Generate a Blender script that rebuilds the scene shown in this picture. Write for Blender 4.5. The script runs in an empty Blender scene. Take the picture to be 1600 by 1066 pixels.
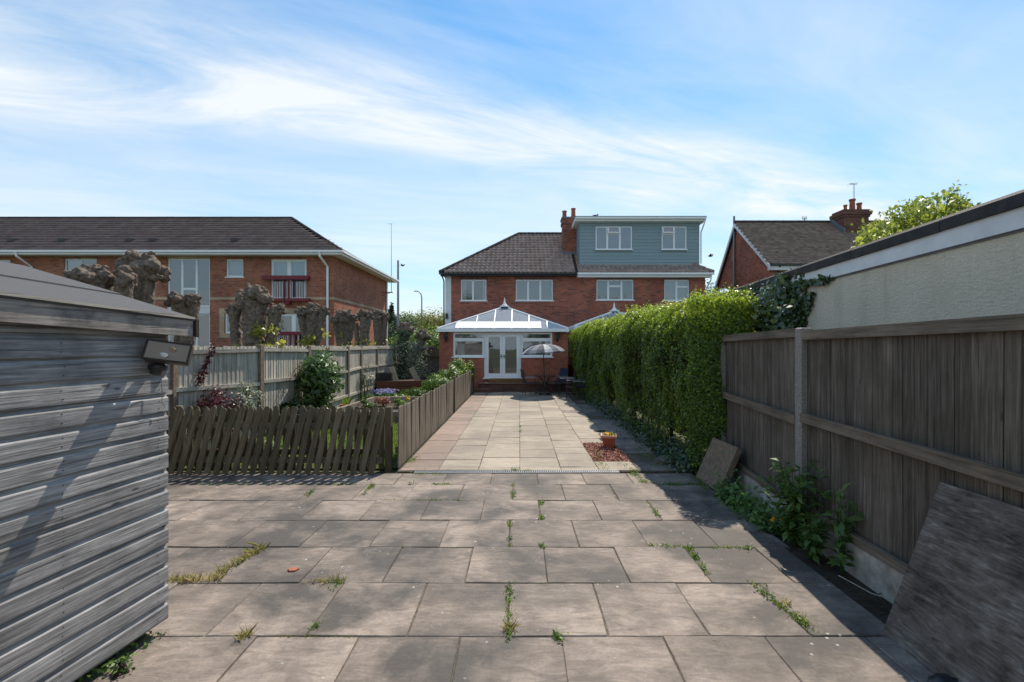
import bpy, math, random
import numpy as np
from mathutils import Vector, Matrix
random.seed(7); RNG = np.random.default_rng(7)
S = bpy.context.scene
COL = S.collection
R = math.radians

# ------------------------------------------------------------------ camera, sky, sun, exposure
F, VX, HY, CH = 735.0, 812.0, 540.0, 1.8      # focal length and vanishing point of the photograph in its pixels, eye height
cd = bpy.data.cameras.new('camera'); cam = bpy.data.objects.new('camera', cd); COL.objects.link(cam)
cam.location = (0, 0, CH); cam.rotation_euler = (R(90), 0, 0)
cd.sensor_width = 36; cd.lens = F/1600*36; cd.shift_x = -(VX-800)/1600; cd.shift_y = (HY-533)/1600
cd.clip_start = .05; cd.clip_end = 3000
S.camera = cam
SUN = Vector((.29, .75, 1.0)).normalized()
sl = bpy.data.lights.new('sun', 'SUN'); so = bpy.data.objects.new('sun', sl); COL.objects.link(so)
sl.energy = 3.5; sl.angle = R(.5); sl.color = (1, .91, .78)
so.rotation_euler = (-SUN).to_track_quat('-Z', 'Y').to_euler(); so.location = (20, 60, 80)
S.view_settings.view_transform = 'Standard'; S.view_settings.look = 'None'
S.view_settings.exposure = 0.80; S.view_settings.gamma = 1

W = bpy.data.worlds.new('World'); S.world = W; W.use_nodes = True
wt = W.node_tree; wt.nodes.clear()
def wn(t, **k):
    n = wt.nodes.new(t)
    for a, b in k.items(): setattr(n, a, b)
    return n
def wl(a, b): wt.links.new(a, b)
def wmath(op, a, b=None, c=None, clamp=False):
    n = wn('ShaderNodeMath', operation=op); n.use_clamp = clamp
    for i, v in enumerate((a, b, c)):
        if v is None: continue
        if isinstance(v, (int, float)): n.inputs[i].default_value = v
        else: wl(v, n.inputs[i])
    return n.outputs[0]
sky = wn('ShaderNodeTexSky', sky_type='NISHITA'); sky.sun_disc = False
sky.sun_elevation = math.asin(SUN.z); sky.sun_rotation = math.atan2(SUN.x, SUN.y)
sky.air_density = 1.15; sky.dust_density = .1; sky.ozone_density = 1.6; sky.altitude = 100
tc = wn('ShaderNodeTexCoord'); sp = wn('ShaderNodeSeparateXYZ'); wl(tc.outputs['Generated'], sp.inputs[0])
zz = wmath('ADD', wmath('MAXIMUM', sp.outputs['Z'], 0.0), .10)
px = wmath('DIVIDE', sp.outputs['X'], zz); py = wmath('DIVIDE', sp.outputs['Y'], zz)
# high cirrus on a flat layer, streaked along one wind direction
ca, sa = math.cos(R(19)), math.sin(R(19))
u = wmath('ADD', wmath('MULTIPLY', px, ca), wmath('MULTIPLY', py, sa))
v = wmath('SUBTRACT', wmath('MULTIPLY', py, ca), wmath('MULTIPLY', px, sa))
def wnoise(su, sv, off, detail=7, rough=.58, dist=.6):
    cb = wn('ShaderNodeCombineXYZ'); wl(wmath('MULTIPLY', u, su), cb.inputs[0]); wl(wmath('MULTIPLY', v, sv), cb.inputs[1]); cb.inputs[2].default_value = off
    n = wn('ShaderNodeTexNoise'); n.inputs['Scale'].default_value = 1; n.inputs['Detail'].default_value = detail
    n.inputs['Roughness'].default_value = rough; n.inputs['Distortion'].default_value = dist
    wl(cb.outputs[0], n.inputs['Vector']); return n.outputs['Fac']
big = wnoise(.36, .50, 5.3, 4, .5, .5)
fine = wnoise(.9, 2.7, 8.4, 9, .62, 1.1)
mid = wnoise(.55, 1.3, 1.7, 8, .6, 1.0)
# the long streak: a narrow cloud lane across the whole layer
lane_v = wmath('ADD', wmath('SUBTRACT', v, 1.80), wmath('MULTIPLY', wmath('SUBTRACT', mid, .5), 1.0))
lane = wmath('POWER', 2.718, wmath('MULTIPLY', wmath('MULTIPLY', lane_v, lane_v), -17.0))
lane = wmath('MULTIPLY', lane, wmath('MULTIPLY_ADD', fine, 2.0, -.42, True))
veil = wmath('MULTIPLY_ADD', wmath('ADD', wmath('ADD', wmath('MULTIPLY', big, .75), wmath('MULTIPLY', mid, .35)), wmath('MULTIPLY', fine, .22)), 3.1, -1.62, True)
cov = wmath('ADD', wmath('MULTIPLY', veil, .68), wmath('MULTIPLY', lane, .88), None, True)
cov = wmath('MINIMUM', cov, .93)
low = wmath('POWER', 2.718, wmath('MULTIPLY', wmath('MAXIMUM', sp.outputs['Z'], 0.0), -3.6))   # thin veil thickens to the horizon
gam = wn('ShaderNodeHueSaturation'); gam.inputs['Saturation'].default_value = 1.45; gam.inputs['Hue'].default_value = .493; gam.inputs['Value'].default_value = .92; wl(sky.outputs[0], gam.inputs['Color'])
m0 = wn('ShaderNodeMix', data_type='RGBA'); wl(wmath('MULTIPLY', low, .96), m0.inputs['Factor']); wl(gam.outputs[0], m0.inputs['A']); m0.inputs['B'].default_value = (3.35, 4.4, 5.25, 1)
mx = wn('ShaderNodeMix', data_type='RGBA'); wl(cov, mx.inputs['Factor']); wl(m0.outputs['Result'], mx.inputs['A']); mx.inputs['B'].default_value = (5.3, 5.5, 5.6, 1)
bg = wn('ShaderNodeBackground'); wl(mx.outputs['Result'], bg.inputs['Color']); bg.inputs['Strength'].default_value = .105
wo = wn('ShaderNodeOutputWorld'); wl(bg.outputs[0], wo.inputs['Surface'])

# ------------------------------------------------------------------ helpers
def G(x, y, z=0.0):                     # photograph pixel -> point on the level ground (or level z)
    Y = F*(CH-z)/(y-HY); return Vector(((x-VX)*Y/F, Y, z))
def at(x, y, Y): return Vector(((x-VX)*Y/F, Y, CH+(HY-y)*Y/F))
def ax(x, Y): return (x-VX)*Y/F
def az(y, Y): return CH+(HY-y)*Y/F

def tag(o, label=None, cat=None, group=None, kind=None):
    if label: o['label'] = label
    if cat: o['category'] = cat
    if group: o['group'] = group
    if kind: o['kind'] = kind
    return o
def thing(name, label, cat, loc=(0,0,0), rz=0, group=None):
    o = bpy.data.objects.new(name, None); COL.objects.link(o); o.empty_display_size = .2
    o.location = loc; o.rotation_euler = (0, 0, rz)
    return tag(o, label, cat, group)
def link(name, me, mat=None, parent=None):
    if mat is not None and not me.materials: me.materials.append(mat)
    o = bpy.data.objects.new(name, me); COL.objects.link(o)
    if parent is not None: o.parent = parent
    return o
def root_of(p):
    v = Vector((0, 0, 0))
    while p is not None: v += p.location; p = p.parent
    return v

class MB:
    def __init__(s): s.V = []; s.Fc = []
    def poly(s, pts):
        b = len(s.V); s.V += [tuple(p) for p in pts]; s.Fc.append(tuple(range(b, b+len(pts)))); return s
    def box(s, x0, x1, y0, y1, z0, z1, m=None):
        b = len(s.V); pts = [(x, y, z) for z in (z0, z1) for y in (y0, y1) for x in (x0, x1)]
        if m is not None: pts = [tuple(m @ Vector(p)) for p in pts]
        s.V += pts
        for f in ((0,2,3,1),(4,5,7,6),(0,1,5,4),(2,6,7,3),(0,4,6,2),(1,3,7,5)): s.Fc.append(tuple(b+i for i in f))
        return s
    def bev(s, x0, x1, y0, y1, z0, z1, c=.004, m=None):      # box with chamfered top edges and upright edges
        ring = lambda e, z: [(x0+e, y0+e+0, z), (x1-e, y0+e, z), (x1-e, y1-e, z), (x0+e, y1-e, z)]
        b = len(s.V); pts = ring(0, z0)+ring(0, z1-c)+ring(c, z1)
        if m is not None: pts = [tuple(m @ Vector(p)) for p in pts]
        s.V += pts
        s.Fc.append((b+3, b+2, b+1, b)); s.Fc.append((b+8, b+9, b+10, b+11))
        for k in (0, 4):
            for i in range(4): j = (i+1) % 4; s.Fc.append((b+k+i, b+k+j, b+k+4+j, b+k+4+i))
        return s
    def extr(s, prof, a0, a1, fn):                            # profile of (p,q) swept from a0 to a1; fn(a,p,q) -> xyz
        b = len(s.V); n = len(prof)
        s.V += [tuple(fn(a0, p, q)) for p, q in prof]+[tuple(fn(a1, p, q)) for p, q in prof]
        for i in range(n): j = (i+1) % n; s.Fc.append((b+i, b+j, b+n+j, b+n+i))
        s.Fc.append(tuple(b+i for i in reversed(range(n)))); s.Fc.append(tuple(b+n+i for i in range(n)))
        return s
    def tube(s, pts, rad, n=8, cap=True):
        pts = [Vector(p) for p in pts]
        if not isinstance(rad, (list, tuple)): rad = [rad]*len(pts)
        b = len(s.V); up = Vector((.123, .31, .94)).normalized()
        for i, p in enumerate(pts):
            d = (pts[min(i+1, len(pts)-1)]-pts[max(i-1, 0)]).normalized()
            a = d.cross(up)
            if a.length < .05: a = d.cross(Vector((1, 0, 0)))
            a.normalize(); c = d.cross(a)
            for k in range(n):
                t = 2*math.pi*k/n; s.V.append(tuple(p+rad[i]*(math.cos(t)*a+math.sin(t)*c)))
        for i in range(len(pts)-1):
            for k in range(n):
                k2 = (k+1) % n; s.Fc.append((b+i*n+k, b+i*n+k2, b+(i+1)*n+k2, b+(i+1)*n+k))
        if cap: s.Fc.append(tuple(b+k for k in reversed(range(n)))); s.Fc.append(tuple(b+(len(pts)-1)*n+k for k in range(n)))
        return s
    def ball(s, c, r, nu=10, nv=7, jit=0, sc=(1,1,1)):
        b = len(s.V); c = Vector(c)
        for j in range(nv+1):
            th = math.pi*j/nv
            for i in range(nu):
                ph = 2*math.pi*i/nu; rr = r*(1+random.uniform(-jit, jit))
                s.V.append((c.x+rr*sc[0]*math.sin(th)*math.cos(ph), c.y+rr*sc[1]*math.sin(th)*math.sin(ph), c.z+rr*sc[2]*math.cos(th)))
        for j in range(nv):
            for i in range(nu):
                i2 = (i+1) % nu; s.Fc.append((b+j*nu+i, b+(j+1)*nu+i, b+(j+1)*nu+i2, b+j*nu+i2))
        return s
    def mesh(s, name, off=None):
        me = bpy.data.meshes.new(name); V = s.V
        if off is not None: V = [(a-off[0], b-off[1], c-off[2]) for a, b, c in V]
        me.from_pydata(V, [], s.Fc); me.update(); return me
    def build(s, name, mat, parent=None, smooth=False, local=False):     # vertices in world coordinates unless local
        off = None if (parent is None or local) else root_of(parent)
        me = s.mesh(name, off)
        if smooth: me.polygons.foreach_set('use_smooth', [True]*len(me.polygons))
        return link(name, me, mat, parent)

def open_wall(mb, a0, a1, b0, b1, holes, d0, d1, fn):
    """rectangular sheet (a,b) with rectangular holes, thickness d0..d1; fn(a,b,d)->xyz"""
    A = sorted({a0, a1, *[h[0] for h in holes], *[h[1] for h in holes]}); B = sorted({b0, b1, *[h[2] for h in holes], *[h[3] for h in holes]})
    A = [a for a in A if a0-1e-6 <= a <= a1+1e-6]; B = [b for b in B if b0-1e-6 <= b <= b1+1e-6]
    inside = lambda a, b: any(h[0] < a < h[1] and h[2] < b < h[3] for h in holes)
    for i in range(len(A)-1):
        for j in range(len(B)-1):
            if inside((A[i]+A[i+1])/2, (B[j]+B[j+1])/2): continue
            for d in (d0, d1): mb.poly([fn(A[i],B[j],d), fn(A[i+1],B[j],d), fn(A[i+1],B[j+1],d), fn(A[i],B[j+1],d)])
    for (p0, p1, q0, q1) in list(holes)+[(a0, a1, b0, b1)]:
        c = [(p0,q0),(p1,q0),(p1,q1),(p0,q1)]
        for k in range(4):
            (pa, qa), (pb, qb) = c[k], c[(k+1) % 4]
            mb.poly([fn(pa,qa,d0), fn(pb,qb,d0), fn(pb,qb,d1), fn(pa,qa,d1)])
    return mb
fY = lambda a, b, d: (a, d, b)          # wall facing the Y axis
fX = lambda a, b, d: (d, a, b)          # wall facing the X axis

# ------------------------------------------------------------------ materials
class NT:
    def __init__(s, name):
        s.m = bpy.data.materials.new(name); s.m.use_nodes = True; s.t = s.m.node_tree
        s.b = s.t.nodes['Principled BSDF']; s.o = s.t.nodes['Material Output']
    def n(s, t, ins=None, **k):
        nd = s.t.nodes.new(t)
        for a, b in k.items(): setattr(nd, a, b)
        for a, b in (ins or {}).items():
            if hasattr(b, 'is_output'): s.t.links.new(b, nd.inputs[a])
            else: nd.inputs[a].default_value = b
        return nd
    def l(s, a, b): s.t.links.new(a, b)
    def math(s, op, a, b=0.0, c=None, clamp=False):
        ins = {0: a, 1: b}
        if c is not None: ins[2] = c
        nd = s.n('ShaderNodeMath', ins, operation=op); nd.use_clamp = clamp; return nd.outputs[0]
    def ramp(s, fac, stops):
        r = s.n('ShaderNodeValToRGB', {'Fac': fac}); e = r.color_ramp.elements
        while len(e) < len(stops): e.new(.5)
        for el, (p, c) in zip(e, stops): el.position = p; el.color = (*c, 1)
        return r.outputs['Color']
    def mix(s, fac, a, b, blend='MIX'):
        nd = s.n('ShaderNodeMix', data_type='RGBA', blend_type=blend)
        for k, v in (('Factor', fac), ('A', a), ('B', b)):
            if hasattr(v, 'is_output'): s.l(v, nd.inputs[k])
            else: nd.inputs[k].default_value = v if not isinstance(v, tuple) else (*v[:3], 1)
        return nd.outputs['Result']
    def noise(s, vec, scale, detail=5, rough=.55, dist=0):
        return s.n('ShaderNodeTexNoise', {'Vector': vec, 'Scale': scale, 'Detail': detail, 'Roughness': rough, 'Distortion': dist}).outputs['Fac']
    def bump(s, h, strength, dist=.01, prev=None):
        ins = {'Height': h, 'Strength': strength, 'Distance': dist}
        if prev is not None: ins['Normal'] = prev
        return s.n('ShaderNodeBump', ins).outputs['Normal']
    def pos(s): return s.n('ShaderNodeNewGeometry').outputs['Position']
    def rnd(s): return s.n('ShaderNodeObjectInfo').outputs['Random']
    def maprange(s, v, a, b, c, d): return s.n('ShaderNodeMapRange', {0: v, 1: a, 2: b, 3: c, 4: d}).outputs[0]
    def value(s, col, f): return s.n('ShaderNodeHueSaturation', {'Color': col, 'Value': f}).outputs[0]
    def fin(s, col=None, rough=.8, normal=None, spec=.3, metal=0):
        if col is not None:
            if hasattr(col, 'is_output'): s.l(col, s.b.inputs['Base Color'])
            else: s.b.inputs['Base Color'].default_value = (*col, 1)
        if hasattr(rough, 'is_output'): s.l(rough, s.b.inputs['Roughness'])
        else: s.b.inputs['Roughness'].default_value = rough
        s.b.inputs['Specular IOR Level'].default_value = spec; s.b.inputs['Metallic'].default_value = metal
        if normal is not None: s.l(normal, s.b.inputs['Normal'])
        return s.m

def plain(name, c, rough=.6, var=.12, scale=6, bump=.1, bscale=80, rnd=.1, spec=.3, metal=0, dirt=None, dirtamt=.5):
    t = NT(name); p = t.pos(); c2 = tuple(x*(1-var) for x in c); c1 = tuple(min(1, x*(1+var)) for x in c)
    col = t.ramp(t.noise(p, scale, 6), [(.3, c2), (.7, c1)])
    if dirt: col = t.mix(t.math('MULTIPLY', t.maprange(t.noise(p, scale*.4, 7, .65), .45, .75, 0, 1), dirtamt), col, dirt)
    if rnd: col = t.value(col, t.maprange(t.rnd(), 0, 1, 1-rnd, 1+rnd))
    nm = t.bump(t.noise(p, bscale, 4), bump, .004) if bump else None
    return t.fin(col, rough, nm, spec, metal)

def wood(name, cols, axis='X', scale=1.0, rough=.85, bump=.35, rnd=.2, stain=None, stainamt=.5, stainscale=2.5, knots=0, crack=.55):
    t = NT(name); o = t.n('ShaderNodeTexCoord').outputs['Object']; r = t.rnd()
    off = t.n('ShaderNodeCombineXYZ', {0: t.math('MULTIPLY', r, 57.0), 1: t.math('MULTIPLY', r, 131.0), 2: t.math('MULTIPLY', r, 91.0)}).outputs[0]
    vec = t.n('ShaderNodeVectorMath', {0: o, 1: off}, operation='ADD').outputs[0]
    sc = {'X': (1.6, 34, 34), 'Y': (34, 1.6, 34), 'Z': (34, 34, 1.6)}[axis]
    mp = t.n('ShaderNodeMapping', {'Vector': vec, 'Scale': tuple(q*scale for q in sc)}).outputs[0]
    g = t.noise(mp, 1.0, 8, .62, .12)
    sc2 = {'X': (5, 150, 150), 'Y': (150, 5, 150), 'Z': (150, 150, 5)}[axis]
    g2 = t.noise(t.n('ShaderNodeMapping', {'Vector': vec, 'Scale': sc2}).outputs[0], 1, 3)
    gg = t.math('ADD', t.math('MULTIPLY', g, .72), t.math('MULTIPLY', g2, .28))
    n = len(cols); col = t.ramp(gg, [(.28+.46*i/(n-1), c) for i, c in enumerate(cols)])
    blot = t.noise(vec, 2.2, 5, .6)
    col = t.value(col, t.maprange(blot, .25, .75, .78, 1.2))
    sc3 = {'X': (1.1, 75, 75), 'Y': (75, 1.1, 75), 'Z': (75, 75, 1.1)}[axis]
    ck = t.noise(t.n('ShaderNodeMapping', {'Vector': vec, 'Scale': sc3}).outputs[0], 1, 4, .6, .5)
    col = t.mix(t.maprange(ck, .57, .66, 0, crack), col, tuple(c*.42 for c in cols[0]))
    if knots:
        vo = t.n('ShaderNodeTexVoronoi', {'Vector': t.n('ShaderNodeMapping', {'Vector': vec, 'Scale': {'X': (3.2, 9, 9), 'Z': (9, 9, 3.2), 'Y': (9, 3.2, 9)}[axis]}).outputs[0], 'Scale': 1.0}).outputs['Distance']
        col = t.mix(t.maprange(vo, .05, .11, knots, 0), col, tuple(c*.35 for c in cols[0]))
    if stain:
        m = t.maprange(t.noise(t.pos(), stainscale, 7, .65), .46, .70, 0, stainamt); col = t.mix(m, col, stain)
    col = t.value(col, t.maprange(r, 0, 1, 1-rnd, 1+rnd))
    return t.fin(col, rough, t.bump(t.math('SUBTRACT', gg, t.maprange(ck, .56, .66, 0, .5)), bump, .006), .25)

def brick(name, axis, c1, c2, mortar, dark=(.05,.03,.03), darkamt=.5, bw=.225, rh=.075, bump=.5, ms=.011):
    t = NT(name); p = t.pos(); s = t.n('ShaderNodeSeparateXYZ', {0: p})
    v = t.n('ShaderNodeCombineXYZ', {0: s.outputs['X' if axis == 'Y' else 'Y'], 1: s.outputs['Z']}).outputs[0]
    b = t.n('ShaderNodeTexBrick', {'Vector': v, 'Color1': (*c1, 1), 'Color2': (*c2, 1), 'Mortar': (*mortar, 1), 'Scale': 1.0,
            'Mortar Size': ms, 'Mortar Smooth': .2, 'Bias': -.15, 'Brick Width': bw, 'Row Height': rh})
    cell = t.n('ShaderNodeTexBrick', {'Vector': v, 'Color1': (0,0,0,1), 'Color2': (1,1,1,1), 'Mortar': (.3,.3,.3,1), 'Scale': 1.0, 'Mortar Size': 0.0, 'Bias': 0.0, 'Brick Width': bw, 'Row Height': rh})
    d = t.maprange(cell.outputs['Color'], .66, .9, 0, darkamt)
    d = t.math('MULTIPLY', d, t.maprange(b.outputs['Fac'], 0, 1, 1, 0))
    col = t.mix(d, b.outputs['Color'], dark)
    col = t.value(col, t.maprange(t.noise(p, 1.1, 6, .6), .3, .7, .74, 1.22))
    col = t.value(col, t.maprange(t.noise(p, 14, 4), .3, .7, .86, 1.14))
    h = t.math('SUBTRACT', t.math('MULTIPLY', t.noise(p, 60, 3), .4), b.outputs['Fac'])
    return t.fin(col, .9, t.bump(h, bump, .006), .2)

def leaf(name, c1, c2, trans=.35, rough=.45, spec=.45, tmul=1.5):
    t = NT(name); a = t.n('ShaderNodeAttribute', attribute_name='tone')
    f = t.n('ShaderNodeSeparateColor', {0: a.outputs['Color']})
    col = t.mix(f.outputs[0], c1, c2)
    col = t.value(col, t.maprange(f.outputs[1], 0, 1, .65, 1.3))
    t.fin(col, rough, None, spec)
    tr = t.n('ShaderNodeBsdfTranslucent', {'Color': t.value(col, tmul)})
    ms = t.n('ShaderNodeMixShader', {0: trans}); t.l(t.b.outputs[0], ms.inputs[1]); t.l(tr.outputs[0], ms.inputs[2])
    t.l(ms.outputs[0], t.o.inputs['Surface']); return t.m

def glass(name, tint=(.75,.82,.85), refl=.2, rough=.02):
    t = NT(name); tr = t.n('ShaderNodeBsdfTransparent', {'Color': (*tint, 1)}); gl = t.n('ShaderNodeBsdfGlossy', {'Color': (.95,.97,1,1), 'Roughness': rough})
    fr = t.n('ShaderNodeFresnel', {'IOR': 1.6}).outputs[0]
    nz = t.bump(t.noise(t.pos(), 2.2, 2), .03, .05); t.l(nz, gl.inputs['Normal'])
    ms = t.n('ShaderNodeMixShader', {0: t.math('MAXIMUM', t.math('ADD', fr, refl-.05), refl)}); t.l(tr.outputs[0], ms.inputs[1]); t.l(gl.outputs[0], ms.inputs[2])
    t.l(ms.outputs[0], t.o.inputs['Surface']); return t.m

def slabmat(name, base, pale, grime, tint=None, grimeamt=.75):
    t = NT(name); p = t.pos(); r = t.rnd()
    off = t.n('ShaderNodeCombineXYZ', {0: t.math('MULTIPLY', r, 43.0), 1: t.math('MULTIPLY', r, 17.0), 2: 0.0}).outputs[0]
    q = t.n('ShaderNodeVectorMath', {0: p, 1: off}, operation='ADD').outputs[0]
    rot = t.n('ShaderNodeMapping', {'Vector': q, 'Scale': (2.4, 7.5, 1)}); t.l(t.n('ShaderNodeCombineXYZ', {2: t.math('MULTIPLY', r, 6.0)}).outputs[0], rot.inputs['Rotation'])
    riv = t.noise(rot.outputs[0], 1.6, 8, .62, 1.6)
    col = t.ramp(riv, [(.3, base), (.72, pale)])
    if tint: col = t.mix(t.maprange(t.noise(q, .9, 2), .4, .65, 0, .6), col, tint)
    col = t.value(col, t.maprange(r, 0, 1, .84, 1.14))
    g = t.math('ADD', t.math('MULTIPLY', t.noise(p, .75, 6, .6, .5), .8), t.math('MULTIPLY', t.noise(q, 2.6, 5, .6), .35))
    col = t.mix(t.maprange(g, .50, .66, 0, grimeamt), col, grime)
    col = t.value(col, t.maprange(t.noise(p, 45, 5, .7), .3, .7, .84, 1.14))
    sp = t.n('ShaderNodeTexVoronoi', {'Vector': p, 'Scale': 11.0}); spn = t.noise(p, 1.6, 3)
    s1 = t.maprange(sp.outputs['Distance'], .06, .13, 1, 0)
    s1 = t.math('MULTIPLY', s1, t.maprange(spn, .53, .62, 0, .8)); col = t.mix(s1, col, (.55, .53, .48))
    nm = t.bump(riv, .55, .012); nm = t.bump(t.noise(p, 120, 3), .25, .003, nm)
    return t.fin(col, t.maprange(g, .5, .75, .82, .68), nm, .28)

def tonemat(name, c1, c2, rough=.85, bump=.2, spec=.25, moss=None):
    t = NT(name); a = t.n('ShaderNodeAttribute', attribute_name='tone'); f = t.n('ShaderNodeSeparateColor', {0: a.outputs['Color']})
    col = t.mix(f.outputs[0], c1, c2); col = t.value(col, t.maprange(t.noise(t.pos(), 5, 6, .65), .3, .7, .75, 1.25))
    if moss: col = t.mix(t.maprange(t.noise(t.pos(), 1.3, 6, .65), .52, .72, 0, .5), col, moss)
    return t.fin(col, rough, t.bump(t.noise(t.pos(), 40, 4), bump, .004), spec)

M = {}
M['slab'] = slabmat('weathered_pink_grey_paving', (.178,.143,.118), (.345,.285,.238), (.064,.058,.053), None, .90)
M['slab_far'] = slabmat('buff_paving', (.285,.24,.185), (.40,.345,.275), (.165,.138,.108), None, .55)
M['slab_red'] = slabmat('red_paving', (.23,.165,.135), (.32,.245,.205), (.15,.12,.10), None, .5)
M['jointsand'] = plain('sandy_joint_fill', (.105,.085,.062), .95, .45, 25, .6, 80, 0)
M['soil'] = plain('dark_soil', (.05,.038,.028), .95, .5, 12, .8, 60, 0)
M['ground'] = plain('open_ground', (.085,.095,.045), .95, .4, 1.2, .5, 30, 0)
M['shed'] = wood('silver_grey_shiplap', [(.095,.092,.09),(.30,.292,.286),(.58,.568,.555)], 'X', 1.9, .8, .8, .16, (.05,.05,.055), .55, 2.2, .8)
M['shed_dark'] = wood('weathered_fascia', [(.11,.095,.08),(.30,.265,.235),(.44,.40,.36)], 'X', 1, .85, .6, .1, (.02,.02,.022), .9, 3.5, .6)
M['barge'] = wood('brown_barge_board', [(.03,.024,.02),(.08,.062,.05)], 'Y', 1, .85, .4)
M['felt'] = plain('mineral_roof_felt', (.108,.108,.113), .95, .25, 260, .9, 300, .0, .2, 0, (.07,.075,.075), .5)
M['picket'] = wood('mossy_brown_picket', [(.055,.042,.026),(.13,.104,.066),(.205,.172,.118)], 'Z', 1, .88, .4, .25, (.055,.06,.025), .55, 3)
M['lowboard'] = wood('grey_brown_fence_board', [(.09,.07,.052),(.20,.165,.13),(.29,.25,.205)], 'Z', 1, .88, .4, .18, (.09,.085,.055), .35, 3)
M['greyboard'] = wood('silvered_fence_board', [(.22,.19,.15),(.47,.43,.365),(.64,.60,.53)], 'Z', 1, .88, .4, .16, (.10,.11,.075), .4, 2)
M['greyrail'] = wood('pale_fence_rail', [(.27,.24,.20),(.50,.46,.385)], 'X', 1, .88, .4, .12)
M['rboard'] = wood('brown_fence_board', [(.045,.036,.028),(.132,.107,.085),(.245,.207,.172)], 'Z', 1.4, .88, .5, .22, (.05,.046,.025), .5, 1.8, .6)
M['rrail'] = wood('brown_fence_rail', [(.07,.052,.036),(.175,.138,.102),(.26,.215,.165)], 'X', 1, .88, .45, .12, (.05,.045,.03), .4, 3)
M['post'] = plain('brown_concrete_post', (.15,.115,.085), .9, .3, 14, .5, 70, .15)
M['rpost'] = plain('aggregate_concrete_post', (.27,.24,.215), .9, .35, 60, .6, 90, .1, .3, 0, (.13,.12,.10), .5)
M['gravelboard'] = plain('pale_concrete_gravel_board', (.50,.47,.42), .92, .25, 9, .5, 60, .05, .3, 0, (.12,.11,.075), .8)
M['ply'] = None
t = NT('cream_textured_render'); p = t.pos(); s_ = t.n('ShaderNodeMapping', {'Vector': p, 'Scale': (3, 3, .45)}).outputs[0]
c_ = t.ramp(t.noise(p, 1.5, 6), [(.3, (.61,.54,.415)), (.7, (.70,.63,.50))]); c_ = t.mix(t.maprange(t.noise(s_, 1.6, 7, .6), .5, .75, 0, .45), c_, (.36,.33,.27))
hh_ = t.math('ADD', t.noise(t.n('ShaderNodeMapping', {'Vector': p, 'Scale': (30, 18, 55)}).outputs[0], 1.0, 4, .6), t.math('MULTIPLY', t.noise(p, 90, 3), .5)); c_ = t.value(c_, t.maprange(t.noise(p, 60, 4, .7), .3, .7, .86, 1.12))
M['render'] = t.fin(c_, .95, t.bump(hh_, 1.0, .012), .15)
M['white'] = plain('white_upvc', (.80,.81,.82), .38, .03, 3, .03, 40, .02, .4)
M['white_paint'] = plain('white_painted_board', (.70,.71,.72), .5, .06, 7, .1, 30, .02, .4, 0, (.42,.41,.42), .35)
M['coping'] = plain('black_felt_edge', (.03,.027,.026), .7, .5, 9, .7, 60, .1, .3, 0, (.055,.045,.04), .5)
M['black'] = plain('black_metal', (.02,.02,.022), .4, .2, 10, .05, 50, .05, .5)
M['blackplastic'] = plain('black_plastic', (.018,.018,.02), .45, .1, 10, .05, 50, 0, .5)
M['brickY'] = brick('old_red_brick', 'Y', (.43,.118,.066), (.27,.082,.056), (.22,.16,.13), (.08,.042,.04), .45)
M['brickX'] = brick('old_red_brick_side', 'X', (.43,.118,.066), (.27,.082,.056), (.22,.16,.13), (.08,.042,.04), .45)
M['cbrickY'] = brick('new_red_brick', 'Y', (.42,.12,.07), (.35,.095,.06), (.30,.165,.12), (.2,.05,.04), .3)
M['cbrickX'] = brick('new_red_brick_side', 'X', (.42,.12,.07), (.35,.095,.06), (.30,.165,.12), (.2,.05,.04), .3)
M['fbrickY'] = brick('orange_red_brick', 'Y', (.40,.128,.068), (.30,.092,.054), (.30,.205,.15), (.13,.045,.04), .5)
M['fbrickX'] = brick('orange_red_brick_side', 'X', (.40,.128,.068), (.30,.092,.054), (.30,.205,.15), (.13,.045,.04), .5)
M['sooty'] = brick('sooty_brick', 'Y', (.20,.072,.05), (.13,.052,.042), (.13,.10,.085), (.05,.035,.032), .5)
M['cream'] = brick('cream_brick', 'Y', (.52,.37,.235), (.47,.33,.21), (.42,.33,.24), (.4,.28,.2), .3)
M['creamX'] = brick('cream_brick_side', 'X', (.52,.37,.235), (.47,.33,.21), (.42,.33,.24), (.4,.28,.2), .3)
M['tile'] = tonemat('brown_concrete_tile', (.27,.195,.165), (.36,.265,.225), .88, .3, .25, (.19,.15,.12))
M['ftile'] = tonemat('dark_brown_tile', (.145,.102,.09), (.20,.145,.128), .85, .2)
M['gtile'] = tonemat('weathered_plain_tile', (.17,.115,.09), (.27,.195,.155), .92, .3, .2, (.15,.14,.08))
M['ridge'] = plain('ridge_tile', (.055,.042,.038), .85, .3, 8, .3, 40, .15)
M['glass'] = glass('window_glass', (.60,.68,.70), .16)
M['glass_tint'] = glass('green_tinted_glass', (.24,.36,.37), .16)
M['room'] = plain('room_wall', (.17,.16,.15), .9, .1, 2, 0, 10, 0)
M['roomfloor'] = plain('wooden_room_floor', (.16,.07,.035), .5, .2, 5, 0, 10, 0)
M['curtain'] = plain('pale_curtain', (.55,.55,.53), .9, .08, 3, .05, 30, .05)
M['dormer'] = plain('blue_grey_cladding', (.235,.315,.345), .6, .05, 9, .12, 60, .03, .3)
M['lead'] = plain('lead_flashing', (.16,.17,.18), .6, .2, 8, .2, 40, 0)
M['grey_metal'] = plain('galvanised_metal', (.22,.23,.24), .5, .15, 8, .1, 50, .05, .5, .6)
M['terracotta'] = plain('terracotta', (.33,.115,.06), .75, .15, 12, .2, 60, .05)
M['pot'] = plain('terracotta_plastic', (.36,.09,.045), .5, .12, 12, .1, 60, .03, .4)
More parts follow.
